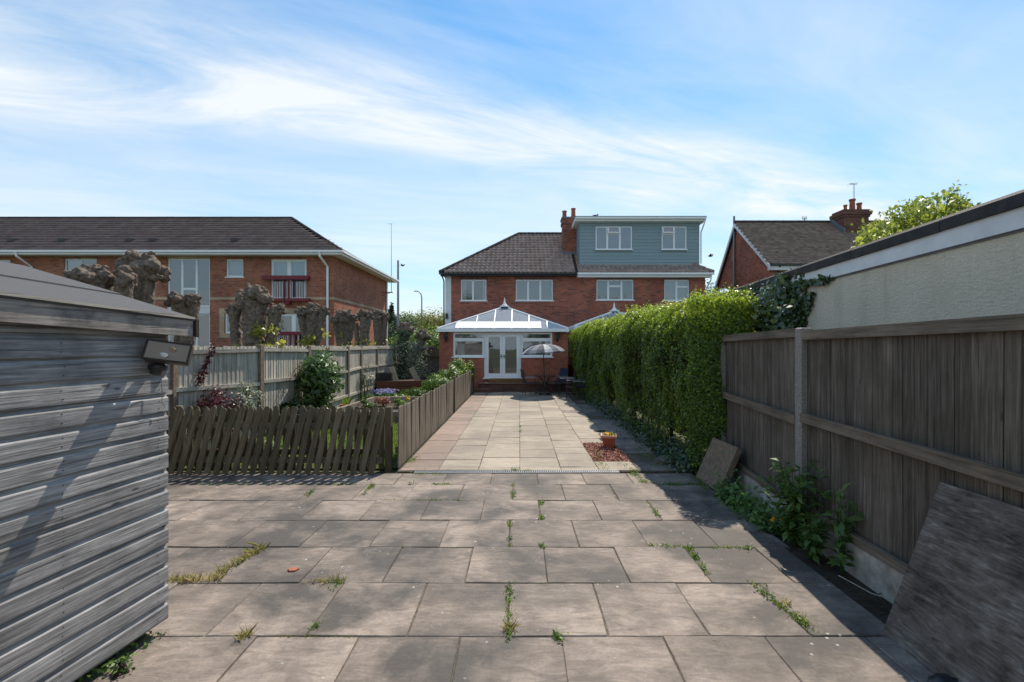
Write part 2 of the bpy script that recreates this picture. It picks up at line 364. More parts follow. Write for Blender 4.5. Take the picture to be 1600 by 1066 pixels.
M['redmetal'] = plain('dark_red_paint', (.17,.012,.02), .4, .1, 8, .05, 40, 0, .4)
M['bark'] = plain('pollard_bark', (.165,.126,.097), .95, .55, 22, 1.0, 60, .15, .2, 0, (.05,.04,.03), .7)
M['twig'] = plain('dark_twigs', (.035,.026,.016), .95, .4, 20, .6, 60, .1)
M['sleeper'] = wood('timber_sleeper', [(.11,.085,.062),(.25,.205,.16),(.33,.285,.23)], 'X', 1, .9, .5, .12)
M['sleeperY'] = wood('timber_sleeper_long', [(.11,.085,.062),(.25,.205,.16),(.33,.285,.23)], 'Y', 1, .9, .5, .12)
M['redtimber'] = wood('red_stained_timber', [(.10,.035,.02),(.22,.085,.05)], 'X', 1, .8, .4)
M['oak'] = wood('golden_timber', [(.16,.085,.03),(.30,.17,.065)], 'X', 1, .7, .4)
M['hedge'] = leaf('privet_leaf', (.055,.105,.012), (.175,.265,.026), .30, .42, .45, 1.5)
M['newleaf'] = leaf('young_privet_leaf', (.20,.29,.02), (.40,.48,.045), .45, .45, .4, 1.4)
M['ivy'] = leaf('ivy_leaf', (.025,.048,.016), (.07,.115,.03), .18, .28, .6)
M['laurel'] = leaf('glossy_laurel_leaf', (.05,.10,.025), (.15,.23,.06), .25, .33, .5)
M['shrub'] = leaf('bright_shrub_leaf', (.06,.12,.02), (.17,.26,.04), .36, .45)
M['weed'] = leaf('weed_leaf', (.06,.12,.025), (.13,.22,.045), .3, .5)
M['maroon'] = leaf('maroon_leaf', (.05,.012,.018), (.13,.03,.035), .25, .4)
M['yellowleaf'] = leaf('yellow_green_leaf', (.24,.25,.03), (.40,.38,.06), .45, .45)
M['treeleaf'] = leaf('spring_tree_leaf', (.15,.21,.03), (.33,.36,.06), .45, .45)
M['fartree'] = leaf('far_tree_leaf', (.08,.13,.04), (.19,.24,.07), .3, .7, .2)
M['fardark'] = leaf('far_conifer_leaf', (.022,.045,.03), (.04,.07,.04), .2, .7, .2)
M['faryellow'] = leaf('far_yellow_tree_leaf', (.16,.17,.04), (.25,.25,.08), .3, .7, .2)
M['variegated'] = leaf('silver_variegated_leaf', (.08,.11,.05), (.34,.36,.27), .2, .45)
M['grass'] = leaf('grass_blade', (.10,.18,.02), (.24,.33,.05), .35, .6, .25)
M['straw'] = leaf('dry_grass_blade', (.20,.20,.05), (.44,.37,.18), .35, .7, .2)
M['moss'] = leaf('joint_moss', (.09,.11,.015), (.26,.27,.05), .3, .8, .2)
M['blue'] = leaf('bluebell_petal', (.24,.25,.50), (.40,.41,.66), .3, .6, .2)
M['yellow'] = leaf('yellow_petal', (.75,.40,.01), (.85,.58,.02), .3, .6, .2)
M['pink'] = leaf('pink_petal', (.30,.12,.09), (.42,.22,.16), .3, .6, .2)
M['chips'] = leaf('red_bark_chip', (.22,.075,.055), (.50,.25,.19), .02, .85, .2)

# ------------------------------------------------------------------ foliage helpers
def unit(a): return a/np.maximum(np.linalg.norm(a, axis=1, keepdims=True), 1e-9)
def np_mesh(name, V, Q, tone=None):
    me = bpy.data.meshes.new(name); n = len(V); k = Q.shape[1]; f = len(Q)
    me.vertices.add(n); me.vertices.foreach_set('co', V.astype(np.float32).ravel())
    me.loops.add(f*k); me.loops.foreach_set('vertex_index', Q.astype(np.int32).ravel())
    me.polygons.add(f); me.polygons.foreach_set('loop_start', np.arange(0, f*k, k, dtype=np.int32))
    me.update(calc_edges=True)
    if tone is not None:
        a = me.color_attributes.new('tone', 'FLOAT_COLOR', 'POINT'); a.data.foreach_set('color', tone.astype(np.float32).ravel())
    return me
def leaves(name, P, N, size, mat, parent=None, aspect=.55, fold=.12, up=.3, tone=None, kind=None, sizejit=.35):
    """one mesh of folded leaf faces at points P (world) facing roughly along N"""
    n = len(P)
    if parent is not None: P = P-np.array(root_of(parent))
    N = unit(N); rnd = RNG.normal(size=(n, 3)); rnd[:, 2] += up
    D = unit(rnd-N*np.sum(rnd*N, axis=1, keepdims=True)+N*RNG.normal(0, .35, (n, 1)))
    Sd = unit(np.cross(D, N)); Nn = np.cross(Sd, D)
    s = (size*(1+RNG.uniform(-sizejit, sizejit, n)))[:, None]; w = s*aspect/2
    V = np.stack([P, P+D*s*.52+Sd*w+Nn*fold*s, P+D*s, P+D*s*.48-Sd*w+Nn*fold*s], axis=1).reshape(-1, 3)
    Q = np.arange(n*4).reshape(n, 4)
    t = np.ones((n, 4)); t[:, 0] = RNG.random(n) if tone is None else np.clip(tone, 0, 1); t[:, 1] = RNG.random(n)
    o = link(name, np_mesh(name, V, Q, np.repeat(t, 4, axis=0)), mat, parent)
    if kind: o['kind'] = kind
    return o
def blades(name, P, h, mat, parent=None, w=.004, lean=.35, kind=None, hj=.4):
    n = len(P)
    if parent is not None: P = P-np.array(root_of(parent))
    ang = RNG.uniform(0, 2*np.pi, n); a = np.stack([np.cos(ang), np.sin(ang), np.zeros(n)], 1)
    hh = (h*(1+RNG.uniform(-hj, hj, n)))[:, None]; l = RNG.normal(0, lean, (n, 2))
    T = np.concatenate([l*hh, hh], axis=1); mid = np.concatenate([l*hh*.35, hh*.6], axis=1)
    V = np.stack([P-a*w, P+a*w, P+mid+a*w*.7, P+T, P+mid-a*w*.7], 1).reshape(-1, 3)
    Q = np.arange(n*5).reshape(n, 5)
    t = np.ones((n, 4)); t[:, 0] = RNG.random(n); t[:, 1] = RNG.random(n)
    o = link(name, np_mesh(name, V, Q, np.repeat(t, 5, axis=0)), mat, parent)
    if kind: o['kind'] = kind
    return o
def clump(c, rad, n, k=14, spread=.38, shell=.75):
    """points and normals of leaf clumps filling an ellipsoid"""
    c = np.array(c, float); rad = np.array(rad, float)
    d = unit(RNG.normal(size=(k, 3))); cc = d*(shell*RNG.uniform(.55, 1.05, (k, 1)))
    i = RNG.integers(0, k, n); o = unit(RNG.normal(size=(n, 3)))*(RNG.random((n, 1))**.4)*spread
    p = cc[i]+o
    return c+p*rad, unit(p*.5+o*1.5+np.array([0, 0, .25])), cc*rad+c
def bush(name, label, cat, base, c, rad, n, size, mat, k=14, spread=.38, group=None, aspect=.55, stems=6, up=.3):
    t = thing(name, label, cat, base, 0, group)
    P, N, cc = clump(c, rad, n, k, spread)
    P[:, 2] = np.maximum(P[:, 2], base[2]+.01)
    leaves('foliage', P, N, size, mat, t, aspect, up=up)
    mb = MB(); b = Vector(base)
    for q in cc[:stems]:
        q = Vector(q); mb.tube([b+Vector((random.uniform(-.05,.05), random.uniform(-.05,.05), -.02)), b.lerp(q, .5)+Vector((0,0,.05)), q], [.014, .009, .004], 5)
    mb.build('stem', M['twig'], t)
    return t

# ------------------------------------------------------------------ ground and paving
g = MB().poly([(-600,-200,-.06),(600,-200,-.06),(600,900,-.06),(-600,900,-.06)]).build('ground', M['ground']); tag(g, kind='structure')
near = MB().box(-6.3, 2.36, -1.2, 6.66, -.09, -.008).build('patio', M['jointsand']); tag(near, kind='structure')
far = MB().box(-1.76, 2.5, 6.76, 18.3, -.09, -.009).build('path', M['jointsand']); tag(far, kind='structure')
bed = MB().poly([(2.36,-1.2,-.035),(3.1,-1.2,-.035),(3.1,18,-.035),(2.36,18,-.035)]).build('flower_bed', M['soil']); tag(bed, kind='structure')

def slab(parent, x0, x1, y0, y1, mat, z=0.0, tilt=.5, gap=.006, th=.04):
    w, d = x1-x0-gap, y1-y0-gap; e = []
    for (ax_, ay_), (bx_, by_) in (((-w/2,-d/2),(w/2,-d/2)), ((w/2,-d/2),(w/2,d/2)), ((w/2,d/2),(-w/2,d/2)), ((-w/2,d/2),(-w/2,-d/2))):
        for k_ in range(3):
            t_ = (k_+(random.uniform(-.12,.12) if k_ else 0))/3; j = .0022 if k_ else .004
            e.append(((ax_+(bx_-ax_)*t_)+random.uniform(-j,j*.4)*(1 if ax_+(bx_-ax_)*t_ > 0 else -1), (ay_+(by_-ay_)*t_)+random.uniform(-j,j*.4)*(1 if ay_+(by_-ay_)*t_ > 0 else -1)))
    n_ = len(e); c_ = .0045; mb = MB(); mb.V = [(p, q, -th) for p, q in e]+[(p, q, -c_) for p, q in e]+[(p*(1-2*c_/w), q*(1-2*c_/d), random.uniform(-.001,.001)) for p, q in e]+[(0, 0, .001)]
    for k_ in (0, n_):
        for i_ in range(n_): j_ = (i_+1) % n_; mb.Fc.append((k_+i_, k_+j_, k_+n_+j_, k_+n_+i_))
    for i_ in range(n_): mb.Fc.append((2*n_+i_, 2*n_+(i_+1) % n_, 3*n_))
    me = mb.mesh('paving_slab'); me.materials.append(mat); o = link('paving_slab', me, None, parent)
    o.location = ((x0+x1)/2+random.uniform(-.003,.003), (y0+y1)/2+random.uniform(-.003,.003), z+random.uniform(-.003,.004))
    o.rotation_euler = (R(random.uniform(-tilt, tilt)), R(random.uniform(-tilt, tilt)), R(random.uniform(-.4, .4)))
    return o
rows = [(-.261,.374,.1), (.374,1.009,-.2), (1.009,1.644,.05), (1.644,2.279,-.12), (2.279,2.914,.258), (2.914,3.566,-.073), (3.566,4.2,.21), (4.2,4.846,-.097), (4.846,5.467,.218), (5.467,6.097,-.09), (6.097,6.62,.24)]
PW = .627
for y0, y1, off in rows:
    k = math.floor((-5.6-off)/PW)
    x = off+k*PW
    right = 2.42 if y0 > 4 else 2.36
    while x < right-.12:
        x1 = x+PW
        if x1 > right-.12: x1 = right
        slab(near, x, x1, y0, y1, M['slab']); x = x1
cols = [(-1.735,-1.18,'slab_red'), (-1.18,-.6,'slab_far'), (-.6,0,'slab_far'), (0,.6,'slab_far'), (.6,1.15,'slab_far'), (1.15,1.72,'slab_far'), (1.72,2.28,'slab')]
for ci, (x0, x1, mk) in enumerate(cols):
    y = 6.79; first = True
    seq = [.45,.6,.6,.45]
    while y < 18.2:
        d = seq[(ci*3+int(y*7)) % 4] if not first else (.17 if ci < 5 else .5)
        first = False; y1 = min(18.28, y+d)
        if 18.28-y1 < .25: y1 = 18.28
        chips = ci == 5 and 7.3 < (y+y1)/2 < 8.7
        lost = ci == 6 and 7.0 < y < 17.5 and random.random() < .22
        if not chips and not lost:
            slab(far, x0, x1, y, y1, M[mk] if random.random() > .06 else M['slab'], 0, .75 if ci == 6 else .5)
        y = y1
# ------------------------------------------------------------------ drainage channel
c = G(812, 736); dr = thing('drainage_channel', 'long slotted grey drainage channel set across the paving', 'drain', (0, 6.70, 0))
a, b = Vector((-1.5, 6.69, 0)), Vector((1.42, 6.73, 0)); d = (b-a); n = Vector((-d.y, d.x, 0)).normalized()
fr = MB()
for sgn in (-1, 1):
    o = n*.055*sgn; fr.extr([(-.008,-.05),(.008,-.05),(.008,.004),(-.008,.004)], 0, 1, lambda t_, p, q, o=o: a+d*t_+o+n*p+Vector((0,0,q)))
fr.build('channel_edge', M['grey_metal'], dr)
gr = MB(); ns = 110
for i in range(ns):
    p = a+d*((i+.5)/ns); gr.extr([(-.0075,-.012),(.0075,-.012),(.0075,.003),(-.0075,.003)], -.047, .047, lambda t_, p_, q, p=p: p+n*t_+d.normalized()*p_+Vector((0,0,q)))
tag(gr.build('grating_bar', M['grey_metal'], dr), kind='stuff')
MB().box(-1.5, 1.42, 6.65, 6.77, -.06, -.045).build('channel_floor', M['soil'], dr)

# ------------------------------------------------------------------ shed
sd = thing('garden_shed', 'silver grey timber shed with horizontal boards and felt roof', 'shed', (-2.235, 2.97, 0), math.atan2(-1, -.112))
SL = 2.7
def board_mesh(L, pitch, name='cladding_board'):
    prof = [(-.005, 0), (.018, 0), (.019, .006), (.019, pitch*.70), (.0165, pitch*.735), (.007, pitch*.80), (.004, pitch*.9), (.004, pitch+.012), (-.005, pitch+.012)]
    mb = MB(); mb.extr(prof, 0, L, lambda a_, p, q: (a_, p, q)); me = mb.mesh(name); me.materials.append(M['shed']); return me
pit = .1185
bl = board_mesh(SL, pit); bs = board_mesh(2.4, pit)
for i in range(16):
    z = .083+pit*i
    o = link('cladding_board', bl, None, sd); o.location = (0, random.uniform(-.001,.001), z); o.rotation_euler = (0, R(random.uniform(-.12,.12)), 0)
    o = link('cladding_board', bs, None, sd); o.location = (-.002, -.012, z); o.rotation_euler = (0, 0, R(180+90)); o.location = (0.003, -.02, z)
    o.rotation_euler = (0, 0, R(-90)); o.scale = (1, -1, 1)
nh = MB()
for i in range(15):
    for xn in (.07, .62, 1.2, 1.8, 2.4):
        for dz_ in (.025, .07):
            cx_, cz_ = xn+random.uniform(-.008,.008), .083+pit*i+dz_; nh.tube([(cx_,.0185,cz_),(cx_,.0200,cz_)], .0033, 6)
tag(nh.build('nail_head', M['black'], sd, local=True), kind='stuff')
MB().box(.0, .045, -.045, -.004, .083, 1.9).build('corner_post', M['shed_dark'], sd, local=True)
MB().box(.03, SL, -2.4, -.03, .06, 1.87).build('inner_wall', M['shed_dark'], sd, local=True)
bb = MB()
for y in (-.12, -1.2, -2.2): bb.box(.06, SL-.1, y-.04, y+.04, -.02, .07)
bb.build('floor_bearer', M['picket'], sd, local=True)
sl_ = math.tan(R(16)); ev, rg = .068, -1.2
zr = lambda y: 1.975+(ev-y)*sl_ if y > rg else 1.975+(ev-rg)*sl_-(rg-y)*sl_
sp_ = lambda a_: .045*(a_+.14)          # the roof rises slightly towards the shed front
rf = MB()
for (ya, yb) in ((ev+.012, rg), (rg, -2.5)):
    rf.poly([(-.14,ya,zr(ya)+.012+sp_(-.14)),(SL+.12,ya,zr(ya)+.012+sp_(SL+.12)),(SL+.12,yb,zr(yb)+.012+sp_(SL+.12)),(-.14,yb,zr(yb)+.012+sp_(-.14))])
    rf.poly([(-.14,ya,zr(ya)-.01+sp_(-.14)),(SL+.12,ya,zr(ya)-.01+sp_(SL+.12)),(SL+.12,yb,zr(yb)-.01+sp_(SL+.12)),(-.14,yb,zr(yb)-.01+sp_(-.14))])
rf.poly([(-.14,ev+.012,zr(ev)+.012+sp_(-.14)),(SL+.12,ev+.012,zr(ev)+.012+sp_(SL+.12)),(SL+.12,ev+.012,zr(ev)-.012+sp_(SL+.12)),(-.14,ev+.012,zr(ev)-.012+sp_(-.14))])
rf.build('felt_sheet', M['felt'], sd, local=True)
lp = MB(); ya, yb = -.46, rg-.02
lp.extr([(0,.0125),(0,.021),(1,.021),(1,.0125)], -.142, SL+.12, lambda a_, p, q: (a_, ya+(yb-ya)*p, zr(ya+(yb-ya)*p)+q+sp_(a_)))
lp.build('felt_sheet', M['felt'], sd, local=True)
MB().extr([(0,0),(.022,0),(.022,.118),(0,.118)], -.13, SL+.1, lambda a_, p, q: (a_, ev-.016+p, 1.858+q+sp_(a_))).build('fascia_board', M['shed_dark'], sd, local=True)
MB().extr([(0,0),(.012,0),(.012,.014),(0,.014)], -.132, SL+.1, lambda a_, p, q: (a_, ev+.008+p, 1.972+q+sp_(a_))).build('drip_batten', M['greyrail'], sd, local=True)
MB().extr([(0,-.115),(.024,-.115),(.024,.004),(0,.004)], ev+.02, rg, lambda a_, p, q: (-.165+p, a_, zr(a_)+q)).build('barge_board', M['barge'], sd, local=True)

# ------------------------------------------------------------------ floodlight on the shed corner
fl = thing('floodlight', 'bronze framed floodlight with black motion sensor on shed corner', 'floodlight', (-2.2, 2.86, 1.70))
hd = Matrix.Translation((-2.095, 2.80, 1.762)) @ Matrix.Rotation(R(24), 4, 'Z') @ Matrix.Rotation(R(9), 4, 'Y') @ Matrix.Rotation(R(-20), 4, 'X') @ Matrix.Scale(1.0, 4)
h = MB(); h.extr([(-.105,-.062),(.105,-.062),(.115,-.05),(.115,.05),(.105,.062),(-.105,.062),(-.115,.05),(-.115,-.05)], -.005, .045, lambda a_, p, q: hd @ Vector((p, a_, q)))
for i in range(6): h.box(-.09+.033*i, -.084+.033*i, .045, .062, -.05, .05, hd)
ho = h.build('lamp_head', plain('bronze_metal', (.07,.055,.045), .45, .1, 20, .05, 60, 0, .5, .3), fl)
bz = MB(); open_wall(bz, -.116, .116, -.063, .063, [(-.104,.104,-.052,.052)], -.012, .0, lambda a_, b_, d_: hd @ Vector((a_, d_, b_))); bz.build('bezel', M['barge'], ho, local=False)
MB().poly([hd @ Vector(p) for p in ((-.104,-.0065,-.052),(.104,-.0065,-.052),(.104,-.0065,.052),(-.104,-.0065,.052))]).build('reflector', plain('champagne_reflector', (.36,.25,.165), .5, .1, 9, 0, 40, 0, .5, 0), ho)
MB().ball(hd @ Vector((.012,-.0065,.012)), .026, 12, 8, 0, (1.2,.12,.7)).build('bulb', plain('lamp_bulb', (.35,.24,.13), .3, .1, 9, 0, 40, 0), ho, smooth=True)
MB().poly([hd @ Vector(p) for p in ((-.104,-.0115,-.052),(.104,-.0115,-.052),(.104,-.0115,.052),(-.104,-.0115,.052))]).build('lens', glass('lamp_lens', (.95,.95,.95), .045), ho)
MB().ball(hd @ Vector((-.02,-.0068,-.026)), .03, 14, 8, 0, (1.2,.1,.5)).build('painted_glint', M['white'], ho, smooth=True)  # white ellipse painted on as a bright reflection in the lamp face
MB().tube([(-2.215,2.86,1.70),(-2.16,2.845,1.70),(-2.12,2.825,1.745)], [.03,.026,.02], 10).build('bracket', M['blackplastic'], fl)
MB().ball((-2.17,2.82,1.672), .045, 14, 9, 0, (1.15,1,.75)).tube([(-2.17,2.82,1.672),(-2.172,2.80,1.63)], [.035,.028], 12).build('motion_sensor', M['blackplastic'], fl, smooth=True)
MB().tube([(-2.185,2.87,1.66),(-2.2,2.885,1.60),(-2.195,2.89,1.5),(-2.208,2.9,1.45),(-2.2,2.92,1.42)], .0022, 6).build('cable', M['grey_metal'], fl)

# ------------------------------------------------------------------ picket fence, loose panel, gate
def picket_mesh(w, h, t, mat, name='picket'):
    pr = [(-w/2,0),(w/2,0)]+[(w/2*math.cos(a_), h-w/2+w/2*math.sin(a_)) for a_ in np.linspace(0, math.pi, 7)]
    me = MB().extr(pr, -t/2, t/2, lambda a_, p, q: (p, a_, q)).mesh(name); me.materials.append(mat); return me
pk = [picket_mesh(.078, h_, .018, M['picket']) for h_ in (.93, .945, .915)]
pf = thing('picket_fence', 'upright brown picket fence standing behind a leaning loose panel', 'fence', (-3.6, 6.95, -.05))
x = -5.35
while x < -2.0:
    o = link('picket', random.choice(pk), None, pf); o.location = (x+3.6, random.uniform(-.003,.003), .02); o.rotation_euler = (0, R(random.uniform(-1.2,1.2)), R(random.uniform(-1.5,1.5))); x += .118
def rail(parent, a, b, h, t, mat, name='rail', sag=0):
    a, b = Vector(a), Vector(b); d = b-a; L = d.length
    mb = MB().box(0, L, -t/2, t/2, -h/2, h/2); me = mb.mesh(name); me.materials.append(mat)
    o = link(name, me, None, parent); o.location = a-root_of(parent); o.rotation_euler = (0, -math.atan2(d.z, math.hypot(d.x, d.y)), math.atan2(d.y, d.x)); return o
RX = wood('mossy_brown_rail', [(.045,.035,.022),(.12,.098,.065),(.19,.165,.115)], 'X', 1, .88, .4, .15, (.055,.06,.025), .5, 3)
rail(pf, (-5.4,6.975,.72), (-1.98,6.975,.74), .085, .03, RX); rail(pf, (-5.4,6.975,.22), (-1.98,6.975,.23), .085, .03, RX)
def postbox(parent, x, y, h, w, mat, z0=-.1, cap=0, name='post', d=None, rot=0):
    d = d or w
    mb = MB().bev(-w/2, w/2, -d/2, d/2, 0, h-z0, .012)
    if cap: mb.bev(-w/2-.012, w/2+.012, -d/2-.012, d/2+.012, h-z0-.001, h-z0+cap, .01)
    me = mb.mesh(name); me.materials.append(mat); o = link(name, me, None, parent); rt = root_of(parent)
    o.location = (x-rt.x, y-rt.y, z0-rt.z); o.rotation_euler = (0, 0, rot); return o
postbox(pf, -1.93, 6.93, .90, .095, M['picket'])
postbox(pf, -5.1, 7.04, .90, .09, M['picket'])
lf = thing('loose_fence_panel', 'loose picket panel with slanting pickets leaning on the upright fence', 'fence panel', (-3.5, 6.53, 0))
lf.rotation_euler = (R(-13), 0, 0)
x = -4.98; i = 0
while x < -2.05:
    o = link('picket', pk[i % 3], None, lf); o.location = (x+3.5, random.uniform(-.002,.002), .005+random.uniform(0,.02)); o.rotation_euler = (0, R(7.2+random.uniform(-1.4,1.4)), R(random.uniform(-2,2)))
    x += .1265; i += 1
for z0_, z1_, xa, xb in ((.70,.665,-5.0,-1.99), (.215,.20,-5.05,-1.93)):
    me = MB().box(0, xb-xa, .010, .04, -.042, .042).mesh('rail'); me.materials.append(RX); o = link('rail', me, None, lf); o.location = (xa+3.5, 0, z0_); o.rotation_euler = (0, math.atan2(z0_-z1_, xb-xa), 0)

# low boarded fence along the path
lb = thing('low_board_fence', 'long low grey brown boarded fence running beside the paving to the house', 'fence', (-1.79, 12.4, -.05))
fb = []
for h_ in (.895, .905, .885):
    me = MB().bev(-.009, .009, -.0485, .0485, 0, h_, .006).mesh('fence_board'); me.materials.append(M['lowboard']); fb.append(me)
y = 6.98
while y < 17.95:
    if not (12.66 < y < 12.78):
        o = link('fence_board', random.choice(fb), None, lb); o.location = (random.uniform(-.003,.003), y-12.4, .04); o.rotation_euler = (R(random.uniform(-.5,.5)), R(random.uniform(-.8,.8)), R(random.uniform(-2,2)))
    y += .1035
for z_ in (.25, .70): rail(lb, (-1.822, 6.95, z_), (-1.822, 18.0, z_), .075, .035, RX)
for y_, h_ in ((12.72, .97), (18.0, .95)): postbox(lb, -1.785, y_, h_, .095, M['picket'])

# ------------------------------------------------------------------ tall boarded fences
def board_set(mat, w, h, t=.016):
    out = []
    for k in range(3):
        pr = [(-w/2, 0), (w/2, 0), (w/2, t), (-w/2, t*.45)]
        me = MB().extr(pr, 0, h-.012*k, lambda a_, p, q: (p, q, a_)).mesh('fence_board'); me.materials.append(mat); out.append(me)
    return out
lfence = thing('tall_board_fence', 'tall silvered board fence with brown posts below the pollarded trees', 'fence', (-5.2, 14, 0))
lposts = [(-5.66,1.8), (-5.64,3.7), (-5.63,5.6), (-5.58,7.55), (-5.2,9.4), (-5.12,11.35), (-5.12,13.95), (-5.27,15.55), (-5.3,17.4), (-5.2,19.5), (-4.75,22.95), (-4.3,24.0)]
lset = board_set(M['greyboard'], .108, 1.78)
for i, (px_, py_) in enumerate(lposts):
    if i: postbox(lfence, px_, py_, [1.80,1.79,1.8,1.79,1.82,1.8,1.77,1.78,1.74,1.76,1.78,1.78][i], .125, M['post'], -.1, 0, rot=R(random.uniform(-6,6)))
    if i+1 == len(lposts): break
    A_, B_ = Vector((px_, py_, 0)), Vector((*lposts[i+1], 0)); d_ = B_-A_; L = d_.length; an = math.atan2(d_.y, d_.x); nb = max(1, round(L/.1))
    for k in range(nb):
        p = A_+d_*((k+.5)/nb); o = link('fence_board', random.choice(lset), None, lfence)
        o.location = p-Vector((5.2*-1, 14, 0))*1+Vector((0,0,.02+random.uniform(-.008,.008))); o.rotation_euler = (0, R(random.uniform(-.4,.4)), an+R(180)); o.scale = (L/nb/.104, 1, 1)
    nrm = Vector((d_.y, -d_.x, 0)).normalized()*.035
    for z_ in (.30, 1.06, 1.70):
        sag = random.uniform(-.03,.03); rail(lfence, A_+nrm+Vector((0,0,z_+sag)), B_+nrm+Vector((0,0,z_-sag)), .07, .05, M['greyrail'])
rfence = thing('right_board_fence', 'tall brown board fence on concrete gravel boards beside the rendered garage', 'fence', (2.7, 3.5, 0))
rfence.name = 'brown_board_fence'
rposts = [(2.87,6.6), (2.70,4.47), (2.66,2.30), (2.62,.12)]
rset = board_set(M['rboard'], .112, 1.68)
for i, (px_, py_) in enumerate(rposts):
    postbox(rfence, px_, py_, 1.97 if i else 1.94, .105, M['rpost'], -.1, .0, d=.105)
    if i+1 == len(rposts): break
    A_, B_ = Vector((px_, py_, 0)), Vector((*rposts[i+1], 0)); d_ = B_-A_; L = d_.length; an = math.atan2(d_.y, d_.x); nb = round(L/.098)
    for k in range(nb):
        p = A_+d_*((k+.5)/nb); o = link('fence_board', random.choice(rset), None, rfence)
        o.location = (p.x-2.7, p.y-3.5, .245+random.uniform(-.004,.004)); o.rotation_euler = (0, R(random.uniform(-.4,.4)), an+math.pi); o.scale = (L/nb/.102, -1, 1)
    inn = Vector((d_.y, -d_.x, 0)).normalized()*.045
    u_ = d_.normalized()*.05
    rail(rfence, A_+inn*.35+u_+Vector((0,0,1.895)), B_+inn*.35-u_+Vector((0,0,1.925)), .085, .075, M['rrail'], 'top_rail')
    rail(rfence, A_+inn+u_+Vector((0,0,1.125)), B_+inn-u_+Vector((0,0,1.085)), .085, .045, M['rrail'])
    rail(rfence, A_+inn+u_+Vector((0,0,.285)), B_+inn-u_+Vector((0,0,.265)), .065, .045, M['rrail'])
    rail(rfence, A_+inn*.2+u_+Vector((0,0,.07)), B_+inn*.2-u_+Vector((0,0,.07)), .30, .05, M['gravelboard'], 'gravel_board')

# ------------------------------------------------------------------ leaning sheets and slabs, black rag
t = NT('delaminating_plywood'); o_ = t.n('ShaderNodeTexCoord').outputs['Object']
mp = t.n('ShaderNodeMapping', {'Vector': o_, 'Scale': (4.5, 5, 30)}).outputs[0]
n1 = t.noise(mp, 1.3, 9, .68, .8); n2 = t.noise(o_, 3.2, 6, .65)
cc_ = t.ramp(t.math('ADD', t.math('MULTIPLY', n1, .52), t.math('MULTIPLY', n2, .48)), [(.36, (.03,.024,.02)), (.46, (.10,.082,.068)), (.55, (.17,.145,.125)), (.66, (.32,.295,.275))])
M['ply'] = t.fin(cc_, .9, t.bump(n1, .8, .006), .2)
pl = MB(); pl.bev(0, .018, -1.22, 0, 0, 1.01, .003)
po = pl.build('plywood_sheet', M['ply'], None); tag(po, 'large flaking plywood sheet leaning on the brown board fence', 'plywood sheet')
po.location = (2.27, 2.945, .005); po.rotation_euler = (0, R(21), R(0))
slm = plain('weathered_chipboard', (.21,.155,.11), .92, .3, 22, .8, 60, .1, .25, 0, (.10,.085,.06), .6)
for k, (dx, s_, lab) in enumerate(((0, 1, 'weathered brown chipboard sheet leaning in front of another by the fence end'), (.039, .95, 'weathered brown chipboard sheet leaning behind another by the fence end'))):
    o = MB().bev(0, .034, -.66*s_, 0, 0, .60*s_, .008).build('chipboard_sheet', slm); tag(o, lab, 'board')
    o.location = (2.40+dx, 6.42-.03*k, .0); o.rotation_euler = (0, R(24), R(3))
rg_ = MB().ball((2.26,2.47,.02), .075, 14, 9, .22, (1.3,.9,.45)).build('black_rag', M['blackplastic'], None, smooth=True); tag(rg_, 'crumpled black rag on the paving under the plywood sheet', 'rag')

# ------------------------------------------------------------------ rendered garage beyond the right fence
ga = thing('garage', 'long cream rendered garage with white fascia and black roof edge', 'garage', (4.6, 4.5, 0))
gw = lambda Y: 3.30+.107*(Y-3.07)
Y0, Y1 = -1.0, 9.0
ang = math.atan(.107)
def along(prof, y0, y1): 
    mb = MB(); mb.extr(prof, y0, y1, lambda a_, p, q: (gw(a_)+p, a_, q)); return mb
along([(0,-.05),(3.2,-.05),(3.2,2.55),(0,2.55)], Y0, Y1).build('wall', M['render'], ga)
for (ya, yb) in ((Y0, 2.9), (2.904, 6.02), (6.024, Y1+.03)):
    along([(-.03,2.565),(0.0,2.565),(0.0,2.722),(-.03,2.722)], ya, yb).build('fascia_board', M['white_paint'], ga)
along([(-.034,2.60),(-.046,2.60),(-.046,2.70),(-.034,2.70)], 6.0, 6.045).build('fascia_joint', M['white'], ga)
along([(-.012,2.548),(.0,2.548),(.0,2.566),(-.012,2.566)], Y0, Y1).build('drip_strip', M['lead'], ga)
k = Y0
while k < Y1:
    e = min(Y1+.05, k+1.18); z_ = random.uniform(-.004,.006)
    along([(-.055,2.705+z_),(-.05,2.79+z_),(-.03,2.815+z_),(.06,2.815+z_),(.10,2.76+z_),(.10,2.70+z_)], k, e-.006).build('roof_edge', M['coping'], ga); k = e
along([(.1,2.6),(3.25,2.6),(3.25,2.74),(.1,2.74)], Y0, Y1+.02).build('flat_roof', M['felt'], ga)
